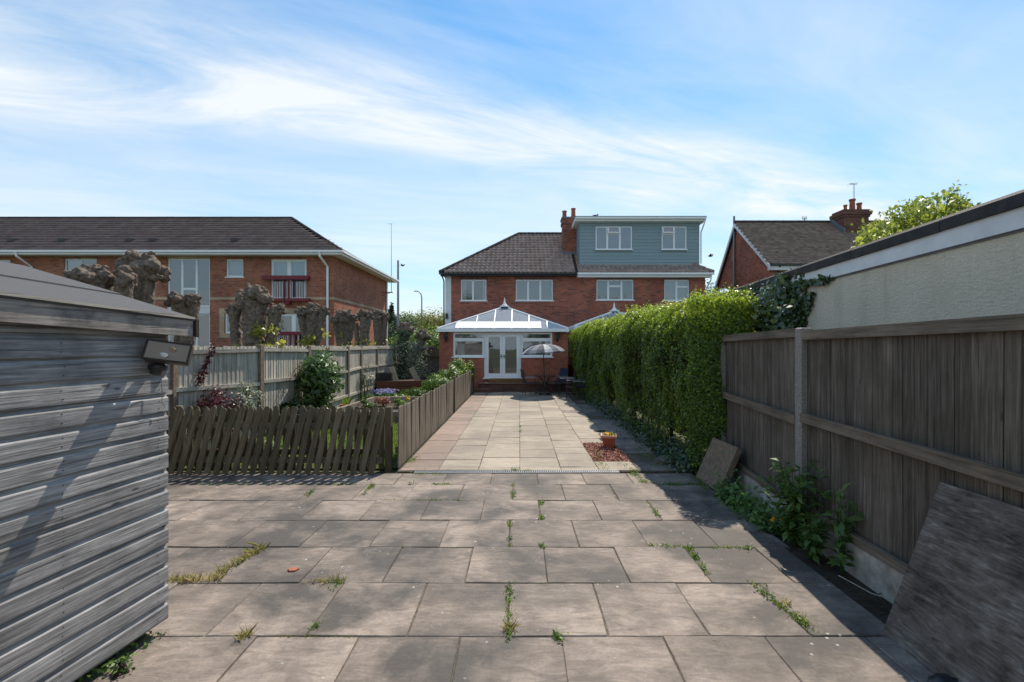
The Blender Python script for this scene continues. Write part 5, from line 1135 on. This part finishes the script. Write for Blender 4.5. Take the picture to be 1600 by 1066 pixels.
# ------------------------------------------------------------------ left garden
lw = MB().poly([(-5.3,7.0,-.03),(-1.85,7.0,-.03),(-1.85,18.4,-.03),(-5.3,18.4,-.03)]).build('lawn', plain('lawn_soil', (.06,.075,.02), .95, .4, 5, .6, 40, 0)); tag(lw, kind='structure')
n = 26000; P = np.stack([RNG.uniform(-5.0,-1.95,n), RNG.uniform(7.15,16.9,n), np.full(n,-.03)], 1)
keep = ~((P[:,0] > -4.5) & (P[:,1] > 11.0) & (P[:,1] < 13.8)); gs = blades('lawn_grass', P[keep], .065, M['grass'], None, .006, .4); tag(gs, 'bright short lawn grass behind the picket fences', 'grass', kind='stuff')
rb = thing('raised_bed', 'timber edged raised planting bed behind the picket fence', 'raised bed', (-3.2, 12.4, -.03))
rail(rb, (-4.45,11.2,.13), (-4.25,13.7,.16), .28, .09, M['sleeper'], 'sleeper'); rail(rb, (-4.25,13.75,.16), (-1.95,13.75,.16), .28, .09, M['sleeper'], 'sleeper'); rail(rb, (-4.45,11.15,.11), (-1.95,11.15,.11), .26, .09, M['sleeper'], 'sleeper')
MB().poly([(-4.4,11.2,.12),(-1.95,11.2,.12),(-1.95,13.7,.14),(-4.25,13.7,.14)]).build('bed_soil', M['soil'], rb)
for (x_, y_, z_, mk, s_, lab) in ((-3.75,12.9,.3,'pink','a','low pink flowered plant in the raised bed'), (-4.05,12.6,.24,'weed','a','small green plant in the raised bed corner'), (-3.2,12.6,.26,'shrub','a','pale green plant in the raised bed'), (-2.6,12.9,.25,'weed','a','green leafy plant in the raised bed by the low fence')):
    bush('bed_plant', lab, 'plant', (x_,y_,.12), (x_,y_,z_), (.26,.24,.16), 420, .06, M[mk], 8)
for (x_, y_) in ((637,592),):
    pass
for (p, lab) in ((G(1552*.25+250, 623, .35), 'single yellow flower at the back of the raised bed'), (G(602, 601, .3), 'single yellow flower in front of the red timber edge')):
    f_ = thing('yellow_flower', lab, 'flower', (p.x, p.y, 0)); leaves('petal', np.tile(np.array(p), (40,1))+RNG.normal(0,.02,(40,3)), np.tile([0,-.5,1.0],(40,1))+RNG.normal(0,.4,(40,3)), .04, M['yellow'], f_, .7); MB().tube([(p.x,p.y,0),(p.x,p.y,p.z)], .006, 5).build('stem', M['weed'], f_)
rt_ = thing('timber_edge', 'red brown timber retaining edge at the garden end', 'retaining edge', (-4.3, 16.95, 0))
rail(rt_, (-5.15,16.95,.41), (-3.3,16.95,.44), .20, .07, M['redtimber'], 'beam'); rail(rt_, (-5.15,16.96,.21), (-3.3,16.96,.22), .19, .08, M['redtimber'], 'beam')
MB().poly([(-5.2,17,.48),(-3.0,17,.48),(-3.0,18.6,.48),(-5.2,18.6,.48)]).box(-5.2,-3.0,17.0,18.6,-.05,.47).build('terrace_soil', M['soil'], rt_)
cr = thing('black_crate', 'black slatted plastic crate at the garden end', 'crate', (-4.95, 17.3, .48)); q_ = MB()
for k in range(7): q_.box(-5.2+.075*k, -5.165+.075*k, 17.15, 17.17, .48, .78)
q_.build('slat', M['black'], cr); MB().box(-5.22,-4.70,17.14,17.18,.75,.80).box(-5.22,-4.70,17.14,17.18,.48,.52).box(-5.22,-4.70,17.45,17.48,.48,.80).box(-5.22,-5.19,17.18,17.45,.48,.8).box(-4.73,-4.70,17.18,17.45,.48,.8).build('frame', M['black'], cr)
for (x_, an_, lab) in ((-4.55,-16,'pale plank leaning beside the black crate'), (-3.75,-24,'pale plank leaning under the ivy clad stump')):
    o = MB().bev(-.10,.10,-.02,.02,0,.58,.005).build('leaning_plank', wood('pale_plank', [(.22,.16,.10),(.38,.30,.22)], 'Z')); o.location = (x_, 17.35, .47); o.rotation_euler = (R(-18), R(an_), R(20)); tag(o, lab, 'plank')
bush('laurel_shrub', 'glossy leaved laurel shrub standing against the tall board fence', 'shrub', (-4.6,10.9,-.03), (-4.62,10.9,.92), (.62,.55,.85), 2600, .135, M['laurel'], 26, .36, aspect=.42, stems=16, up=-.2)
bush('shade_shrub', 'dark leafy plant at the foot of the laurel shrub', 'shrub', (-4.75,10.2,-.03), (-4.7,10.2,.28), (.75,.4,.34), 900, .11, M['ivy'], 14)
mr = bush('maroon_shrub', 'dark maroon leaved shrub beside the shed with one tall spike', 'shrub', (-5.1,8.0,-.03), (-5.08,8.0,.62), (.5,.4,.55), 1700, .055, M['maroon'], 16)
sp_ = [at(303,612,8.0), at(318,580,8.0), at(334,541,8.0)]; PP = []
for k in range(420):
    t_ = random.random(); p = sp_[0].lerp(sp_[1], t_*2) if t_ < .5 else sp_[1].lerp(sp_[2], t_*2-1); PP.append((p.x+random.gauss(0,.04*(1.2-t_)), p.y+random.gauss(0,.04), p.z+random.gauss(0,.03)))
tag(leaves('tall_spike', np.array(PP), RNG.normal(size=(420,3)), .05, M['maroon'], mr, .5), kind='stuff'); MB().tube([Vector((-5.1,8,.0))]+sp_, [.014,.012,.009,.004], 5).build('spike_stem', M['twig'], mr)
bush('rose_bush', 'light green rose bush beside the maroon shrub', 'shrub', (-4.72,8.2,-.03), (-4.70,8.15,.80), (.42,.32,.42), 700, .06, M['variegated'], 12)
bush('garden_plant', 'low green plants under the light green rose bush', 'plant', (-4.4,7.6,-.03), (-4.3,7.6,.15), (.8,.3,.2), 900, .06, M['weed'], 14)
bush('garden_plant', 'weedy green plants in the corner behind the fence post', 'plant', (-2.2,7.3,-.03), (-2.3,7.35,.12), (.35,.25,.16), 500, .06, M['weed'], 10)
bush('climbing_plant', 'thin pale climber on the far board fence panels', 'climber', (-5.0,15.2,-.03), (-5.05,15.5,.70), (.22,.35,.5), 500, .07, M['variegated'], 10)
bush('bluebell_clump', 'violet blue bluebells growing in the far lawn', 'flowers', (-4.35,15.3,-.03), (-4.35,15.3,.30), (.6,.3,.13), 380, .05, M['blue'], 14)
bush('bluebell_leaves', 'leafy green clump around the bluebells', 'plant', (-4.35,15.1,-.03), (-4.3,15.1,.14), (.9,.4,.14), 900, .09, M['weed'], 12)
bush('ground_plant', 'low green plants in front of the red timber edge', 'plant', (-3.2,16.3,-.03), (-3.2,16.3,.16), (1.2,.4,.2), 1800, .07, M['weed'], 18)
for (x_, y_, h_, r_, s_, lab) in ((-2.35,13.9,1.02,.55,.07,'bright green shrub above the middle of the low fence'), (-2.3,15.2,1.10,.5,.07,'bright green shrub further along the low fence'), (-2.1,16.6,1.42,.46,.07,'tallest bright green shrub at the low fence end')):
    bush('green_shrub', lab, 'shrub', (x_,y_,-.03), (x_,y_,h_*.62), (r_*1.1,r_*1.3,h_*.42), 2600, s_, M['shrub'], 24, .34, 'bright shrubs behind the low fence')
bush('green_shrub', 'leafy shoots spilling over the low fence end', 'shrub', (-1.85,17.6,-.03), (-1.82,17.5,.75), (.22,.3,.45), 600, .075, M['shrub'], 10, .4, 'bright shrubs behind the low fence')
for (x_, y_, lab) in ((-4.3,10.3,'terracotta pot under the laurel shrub'), (-4.55,12.3,'terracotta pot beside the raised bed corner')):
    p_ = thing('terracotta_pot', lab, 'pot', (x_,y_,-.03)); MB().tube([(x_,y_,-.03),(x_,y_,.2),(x_,y_,.2),(x_,y_,.26)], [.10,.14,.155,.16], 14).build('body', M['terracotta'], p_); blades('plant', np.array([[x_,y_,.22]])+RNG.normal(0,.05,(60,3))*np.array([1,1,.1]), .22, M['grass'], p_, .007)
rf_ = thing('side_board_fence', 'short dark board fence joining the conservatory wall', 'fence', (-3.7, 20.2, 0))
for k in range(14):
    o = link('fence_board', fb[0], None, rf_); o.scale = (1,1,1.9); o.location = (-.62+.098*k, 0, -.05); o.rotation_euler = (0,0,R(90))
rail(rf_, (-4.35,20.17,1.3), (-3.0,20.17,1.3), .08, .04, RX)

# ------------------------------------------------------------------ table, parasol, chairs
TX, TYY = .93, 17.2
tb = thing('patio_table', 'round glass topped patio table under the parasol', 'table', (TX,TYY,0))
MB().tube([(TX,TYY,.70),(TX,TYY,.712)], .43, 28).build('table_top', glass('smoked_glass', (.35,.37,.38), .25), tb)
rim = MB().tube([(TX+.44*math.cos(a_),TYY+.44*math.sin(a_),.705) for a_ in np.linspace(0,2*math.pi,29)], .014, 6, False).build('rim', M['black'], tb)
for k in range(4):
    a_ = R(45+90*k+8); d = Vector((math.cos(a_), math.sin(a_), 0)); o_ = Vector((TX,TYY,0))
    MB().tube([o_+d*.40+Vector((0,0,.01)), o_+d*.22+Vector((0,0,.2)), o_+d*.07+Vector((0,0,.38)), o_+d*.10+Vector((0,0,.5)), o_+d*.36+Vector((0,0,.69))], .013, 6).build('leg', M['black'], tb)
MB().tube([(TX,TYY,.34),(TX,TYY,.48)], .09, 12).build('hub', M['black'], tb)
pr = thing('parasol', 'blue grey striped parasol standing through the patio table', 'parasol', (TX,TYY,0))
top_ = Vector((TX-.075, TYY-.02, 1.80)); axis = (top_-Vector((TX,TYY,0))).normalized(); tl = Matrix.Translation(top_) @ Matrix.Rotation(R(-4.5), 4, 'Y')
MB().tube([(TX,TYY,.0), top_+axis*.07], .017, 8).build('pole', M['black'], pr); MB().tube([(TX,TYY,0),(TX,TYY,.06)], [.2,.18], 16).build('base', M['black'], pr)
cm = [plain('pale_canopy', (.42,.43,.45), .85, .05, 8, .05, 60, 0), plain('dark_canopy', (.10,.104,.115), .85, .05, 8, .05, 60, 0), plain('mid_canopy', (.22,.228,.25), .85, .05, 8, .05, 60, 0)]
NP = 16; prof_ = [(.02,.05),(.22,.035),(.45,-.02),(.65,-.12),(.79,-.24)]
for k in range(NP):
    a0, a1 = 2*math.pi*k/NP, 2*math.pi*(k+1)/NP; mb = MB(); am = (a0+a1)/2
    for (r0,z0_),(r1,z1_) in zip(prof_[:-1], prof_[1:]):
        s0, s1 = r0*.04, r1*.045
        for (b0, b1, i0, i1) in ((a0, am, 0, 1), (am, a1, 1, 0)):
            q4 = [(r0,b0,z0_-s0*i0),(r1,b0,z1_+s1*i0*0-s1*i0),(r1,b1,z1_-s1*i1),(r0,b1,z0_-s0*i1)]
            mb.poly([tl @ Vector((r_*math.cos(b_), r_*math.sin(b_), z_)) for r_, b_, z_ in q4])
    r_, z_ = prof_[-1]; mb.poly([tl @ Vector((r_*math.cos(b_), r_*math.sin(b_), zz2)) for b_, zz2 in ((a0,z_),(a1,z_),(a1,z_-.05),(a0,z_-.05))])
    mb.build('canopy_panel', cm[[0,1,2,1][k % 4]], pr)
    if k % 2 == 0: MB().tube([tl @ Vector((.03*math.cos(a0),.03*math.sin(a0),-.0)), tl @ Vector((.45*math.cos(a0),.45*math.sin(a0),-.05)), tl @ Vector((.78*math.cos(a0),.78*math.sin(a0),-.255))], .006, 5).build('rib', M['black'], pr)
MB().ball(top_+axis*.08, .02, 8, 6).build('finial', M['black'], pr)
def chair(label, x_, y_, rz, fab, high=.92):
    t_ = thing('garden_chair', label, 'chair', (x_,y_,0), rz, 'garden chairs round the table')     # faces local +x
    MB().extr([(-.24,.43),(-.05,.415),(.22,.435),(.22,.447),(-.05,.427),(-.24,.442)], -.23, .23, lambda a_, p, q: (p, a_, q)).build('seat', fab, t_, local=True)
    MB().extr([(-.23,.44),(-.30,.68),(-.34,high),(-.352,high),(-.312,.68),(-.242,.44)], -.23, .23, lambda a_, p, q: (p, a_, q)).build('backrest', fab, t_, local=True)
    for s_ in (-1, 1):
        MB().tube([(.24,.25*s_,0),(.22,.25*s_,.44),(.20,.25*s_,.63)], .012, 6).build('leg', M['black'], t_, local=True)
        MB().tube([(-.28,.25*s_,0),(-.22,.25*s_,.42),(-.30,.25*s_,.68),(-.348,.24*s_,high)], .012, 6).build('leg', M['black'], t_, local=True)
        MB().bev(-.30, .22, .25*s_-.02, .25*s_+.02, .62, .645, .006).build('armrest', ARM, t_, local=True)
    for x1_, z_ in ((.22,.43),(-.235,.43),(-.348,high),(.235,.1)): MB().tube([(x1_,-.25,z_),(x1_,.25,z_)], .012, 6).build('crossbar', M['black'], t_, local=True)
    return t_
ARM = plain('grey_armrest', (.30,.31,.32), .4, .05, 8, .05, 40, 0, .5)
fA = plain('charcoal_sling', (.05,.05,.055), .8, .15, 60, .2, 120, 0); fB = plain('navy_sling', (.035,.05,.10), .8, .15, 60, .2, 120, 0); fC = plain('black_sling', (.016,.016,.018), .8, .15, 60, .2, 120, 0)
chair('charcoal garden chair on the step side of the table', .42, 17.30, R(12), fA)
chair('navy blue garden chair behind the table by the brick wall', 1.42, 17.85, R(212), fB)
chair('black garden chair between the table and the hedge', 1.66, 16.95, R(178), fC)
chair('black reclined garden chair standing alone against the hedge', 1.86, 15.55, R(200), fC, .98)

# ------------------------------------------------------------------ square pot on red bark chips
pp = G(951, 699); pt = thing('square_flower_pot', 'square terracotta coloured pot with yellow flowers on red bark chips', 'flower pot', (pp.x,pp.y,0))
def frust(mb, c, w0, w1, z0_, z1_):
    b = len(mb.V); mb.V += [(c.x+sx*w/2, c.y+sy*w/2, z_) for w, z_ in ((w0,z0_),(w1,z1_)) for sx, sy in ((-1,-1),(1,-1),(1,1),(-1,1))]
    for i in range(4): j = (i+1) % 4; mb.Fc.append((b+i,b+j,b+4+j,b+4+i))
    mb.Fc.append((b+3,b+2,b+1,b)); return mb
pm = frust(MB(), pp, .16, .235, .0, .19); po_ = pm.build('body', M['pot'], pt)
open_wall(MB(), pp.x-.14, pp.x+.14, pp.y-.14, pp.y+.14, [(pp.x-.112,pp.x+.112,pp.y-.112,pp.y+.112)], .185, .225, lambda a_, b_, d_: (a_,b_,d_)).build('rim', plain('pale_terracotta_rim', (.52,.24,.15), .6, .1, 12, .1, 60, 0), pt)
MB().poly([(pp.x-.115,pp.y-.115,.19),(pp.x+.115,pp.y-.115,.19),(pp.x+.115,pp.y+.115,.19),(pp.x-.115,pp.y+.115,.19)]).build('compost', M['soil'], pt)
pt.rotation_euler = (0,0,R(-10)); 
tag(leaves('flower', np.array(pp)+np.stack([RNG.normal(-.02,.04,70), RNG.normal(0,.04,70), RNG.uniform(.2,.245,70)],1), RNG.normal(0,.4,(70,3))+np.array([0,-.3,1]), .035, M['yellow'], pt, .8), kind='stuff')
leaves('leaf', np.array(pp)+np.stack([RNG.normal(.02,.06,140).clip(-.1,.1), RNG.normal(0,.06,140).clip(-.1,.1), RNG.uniform(.19,.235,140)],1), RNG.normal(0,.5,(140,3))+np.array([0,-.2,1]), .04, M['weed'], pt, .7)
n = 4200; q0 = np.array([1.14,7.05]); P = np.stack([RNG.uniform(1.16,1.72,n), RNG.uniform(7.32,8.66,n), RNG.random(n)*.012-.004], 1)
MB().poly([(1.155,7.3,-.012),(1.73,7.3,-.012),(1.73,8.7,-.012),(1.155,8.7,-.012)]).build('chip_bed', plain('red_chip_bed', (.20,.075,.055), .9, .4, 60, .8, 80, 0), None).update_tag()
o_ = bpy.data.objects['chip_bed']; tag(o_, kind='structure')
ch_ = leaves('bark_chips', P, RNG.normal(0,.35,(n,3))+np.array([0,0,1]), .034, M['chips'], None, .6, .05); tag(ch_, 'red bark chips filling a missing paving square around the pot', 'bark chips', kind='stuff')
tk = MB().bev(-.09,.09,-.025,.025,0,.035,.005).build('timber_offcut', M['picket']); p = G(939,675); tk.location = (p.x,p.y,.0); tag(tk, 'short dark timber offcut lying behind the square pot', 'offcut')

# ------------------------------------------------------------------ plants along the right fence
def stem_plant(name, label, base, h_, ns, spread, n, size, mat, aspect=.4):
    t_ = thing(name, label, 'plant', base); mb = MB(); PP = []; NN = []; b = Vector(base)
    for k in range(ns):
        a_ = random.uniform(0,2*math.pi); d = Vector((math.cos(a_), math.sin(a_), 0))*spread*random.random(); hh = h_*random.uniform(.6,1.05); tip = b+d+Vector((0,0,hh)); md = b+d*.35+Vector((0,0,hh*.5))
        mb.tube([b+d*.1, md, tip], [.006,.005,.002], 5)
        for j in range(n):
            t2 = .18+.82*j/n; p = (b.lerp(md, t2*2) if t2 < .5 else md.lerp(tip, t2*2-1)); ang = j*2.4+k
            PP.append(tuple(p)); NN.append((math.cos(ang)*.5, math.sin(ang)*.5, 1.0))
    mb.build('stem', M['weed'], t_); leaves('foliage', np.array(PP), np.array(NN)+RNG.normal(0,.3,(len(PP),3)), size, mat, t_, aspect, .1, up=.0); return t_
stem_plant('leafy_weed', 'tall leafy green weed against the concrete post of the brown fence', (2.52,4.30,-.03), .78, 17, .30, 24, .105, M['weed'])
stem_plant('leafy_weed', 'single upright weed growing beside the plywood sheet', (2.57,3.75,-.03), .74, 4, .12, 20, .11, M['weed'])
stem_plant('leafy_weed', 'drooping low weed at the foot of the concrete post', (2.50,4.02,-.03), .42, 9, .28, 16, .10, M['weed'])
n = 1500; t_ = RNG.random(n); P = np.stack([2.46+RNG.normal(0,.07,n), 4.5+1.15*t_, RNG.exponential(.06,n)-.02], 1)
wd = leaves('edge_weeds', P, RNG.normal(0,.45,(n,3))+np.array([-.4,-.3,1]), .065, M['weed'], None, .55); tag(wd, 'low green weeds along the paving edge below the brown fence', 'weeds', kind='stuff')
for (x_, y_) in ((1208,812), (1215,806), (1244,818), (1221,815)):
    p = G(x_, y_, .14); f_ = thing('dandelion', 'yellow dandelion among the weeds below the brown fence', 'flower', (p.x,p.y,0), 0, 'dandelions below the brown fence')
    leaves('petal', np.tile(np.array(p),(36,1))+RNG.normal(0,.008,(36,3)), RNG.normal(0,.5,(36,3))+np.array([-.2,-.6,1]), .018, M['yellow'], f_, .6); MB().tube([(p.x,p.y,-.03),(p.x,p.y,p.z)], .003, 5).build('stem', M['weed'], f_)
tw = MB()
for k in range(26):
    y_ = random.uniform(2.9,4.0); x_ = random.uniform(2.42,2.58); a_ = random.uniform(0,3); l_ = random.uniform(.05,.2); tw.tube([(x_,y_,-.02),(x_+l_*math.cos(a_)*.5,y_+l_*math.sin(a_)*.5,.0),(x_+l_*math.cos(a_),y_+l_*math.sin(a_),-.02)], .003, 4)
tag(tw.build('dead_twigs', M['twig'], None), 'dead twigs scattered on the soil strip below the brown fence', 'twigs', kind='stuff')
tag(MB().tube([G(1310,900)+Vector((0,0,.004)), G(1335,917)+Vector((0,0,.02)), G(1362,930)+Vector((0,0,.012)), G(1382,935)+Vector((0,0,.006))], .004, 5).build('dry_stalk', M['greyrail'], None), 'long pale dry stalk lying on the soil strip by the plywood sheet', 'stalk')

# ------------------------------------------------------------------ weeds and moss in the joints
def seg_pts(segs):
    out = []
    for (xa, ya, xb, yb, n_, w_) in segs:
        a_, b_ = G(xa, ya), G(xb, yb); t_ = RNG.random(n_); cl = np.repeat(RNG.normal(0, 1, n_//6+1), 6)[:n_]*.0
        k_ = max(2, n_//22); cs_ = RNG.random(k_); t_ = np.clip(cs_[RNG.integers(0, k_, n_)]+RNG.normal(0, .05, n_), 0, 1)
        P_ = np.array(a_)[None]*(1-t_[:,None])+np.array(b_)[None]*t_[:,None]; P_[:,:2] += RNG.normal(0, w_, (n_,2)); P_[:,2] = -.012; out.append(P_)
    return np.concatenate(out)
green = [(795,908,797,1000,200,.010),(802,757,802,782,220,.012),(846,784,846,812,160,.012),(796,815,797,853,140,.011),(930,705,945,735,300,.05),(1075,857,1112,905,260,.014),(1172,910,1272,988,260,.014),(1010,784,1032,812,180,.012),(565,776,582,758,160,.014),(480,776,492,764,90,.012),(640,757,700,757,150,.014),(770,735,830,736,150,.015),(1030,757,1110,757,300,.02),(990,740,1010,756,260,.03),(1085,745,1110,775,280,.03),(845,853,850,858,80,.012),(868,994,880,1000,110,.012),(813,660,813,678,120,.018),(640,722,648,716,160,.04),(1015,853,1085,857,160,.014),(300,757,560,757,300,.016),(600,782,720,782,140,.012),(1000,700,1040,735,260,.06),(640,740,700,741,90,.02),(960,720,990,735,160,.04),(345,898,405,858,120,.016),(520,925,532,908,80,.012),(490,985,498,975,50,.012),(1110,855,1180,857,100,.014)]
moss = [(950,757,965,782,160,.010),(1075,857,1115,908,160,.010),(1005,784,1030,812,120,.010),(440,994,560,994,160,.008),(260,907,600,911,260,.010),(700,911,1010,911,220,.008),(600,855,1000,855,220,.008),(520,925,532,910,100,.010),(800,950,800,995,100,.01),(1195,912,1262,985,120,.009),(720,813,1000,813,160,.008),(730,782,1000,782,140,.008),(1115,1000,1180,1060,60,.008),(860,735,940,738,120,.012)]
straw = [(268,908,340,905,330,.02),(340,898,412,855,420,.022),(372,1000,388,993,90,.014),(480,910,540,908,90,.012),(795,975,797,1000,60,.012),(1225,940,1262,975,60,.012)]
jw = blades('joint_grass', seg_pts(green), .028, M['grass'], None, .003, .6); tag(jw, 'short green grass sprouting from the paving joints', 'grass', kind='stuff')
jw = leaves('joint_weeds', (lambda q: np.column_stack([q[:,0], q[:,1], RNG.exponential(.012,len(q))]))(seg_pts([(a_,b_,c_,d_,n_//3,w_*1.2) for a_,b_,c_,d_,n_,w_ in green])), np.tile([0,-.3,1.0],(sum(s[4]//3 for s in green),1))+RNG.normal(0,.4,(sum(s[4]//3 for s in green),3)), .021, M['weed'], None, .6); tag(jw, 'small leafy weeds in the paving joints', 'weeds', kind='stuff')
jw = blades('joint_moss', seg_pts(moss), .014, M['moss'], None, .004, .5); tag(jw, 'low yellow green moss in the paving joints', 'moss', kind='stuff')
jw = blades('dry_grass', seg_pts(straw), .052, M['straw'], None, .0028, .75); tag(jw, 'dry straw coloured grass tufts in the joints beside the shed', 'grass', kind='stuff')
p = G(185,1042,.05); bush('purple_flower', 'tiny purple flowered weed under the shed wall', 'plant', (p.x,p.y,-.02), (p.x,p.y,.05), (.10,.12,.05), 60, .03, M['weed'], 5, stems=3)
n = 500; y_ = RNG.uniform(1.6,2.95,n); P = np.stack([-2.235+.133*(y_-2.97)-.03+RNG.normal(0,.03,n), y_, RNG.exponential(.02,n)-.01], 1); wd = leaves('shed_weeds', P, RNG.normal(0,.5,(n,3))+np.array([.6,0,1]), .03, M['weed'], None, .6); tag(wd, 'small weeds growing in the gap under the shed wall', 'weeds', kind='stuff')
sh = MB(); pc = G(455,892); sh.extr([(.0,-.03),(.045,-.022),(.06,.01),(.01,.028),(-.03,.005)], .0, .012, lambda a_, p_, q_: (pc.x+p_, pc.y+q_, a_+.004)); tag(sh.build('terracotta_shard', M['terracotta'], None), 'small orange terracotta shard lying on the grey paving', 'shard')
# birds
for (x_, y_, Y_, z0_, fly, lab) in ((930,339,24.0,None,0,'grey pigeon perched on the dormer roof edge'), (1110,400,40,None,1,'small dark bird flying beside the dormer'), (629,415,50,None,1,'small dark bird flying past the tall lamp column')):
    p = at(x_, y_, Y_); s_ = .30 if not fly else .45
    if not fly: p.z = dz1+.235+.07; p.y = DY-.1; p.x = ax(x_, p.y)
    b_ = thing('bird', lab, 'bird', p); mb = MB().ball(p, .07*s_/.3, 10, 7, 0, (1.9,.9,.85)).ball(p+Vector((.13*s_/.3,0,.06*s_/.3)), .038*s_/.3, 8, 6)
    mb.poly([p+Vector((-.1,-.03,.0))*(s_/.3), p+Vector((-.1,.03,0))*(s_/.3), p+Vector((-.26,.04,-.01))*(s_/.3), p+Vector((-.26,-.04,-.01))*(s_/.3)])
    mb.build('body', plain('bird_grey_%d' % x_, (.06,.065,.075), .8), b_, smooth=True)
    if fly:
        for sg in (-1, 1): MB().poly([p+Vector((.08,0,.02)), p+Vector((-.08,0,.02)), p+Vector((-.16,sg*.3,.12)), p+Vector((-.02,sg*.32,.13))]).build('wing', M['black'], b_)
    else: MB().tube([p+Vector((0,-.02,-.05)), p+Vector((0,-.02,-.075))], .008, 5).tube([p+Vector((0,.02,-.05)), p+Vector((0,.02,-.075))], .008, 5).build('leg', M['terracotta'], b_)
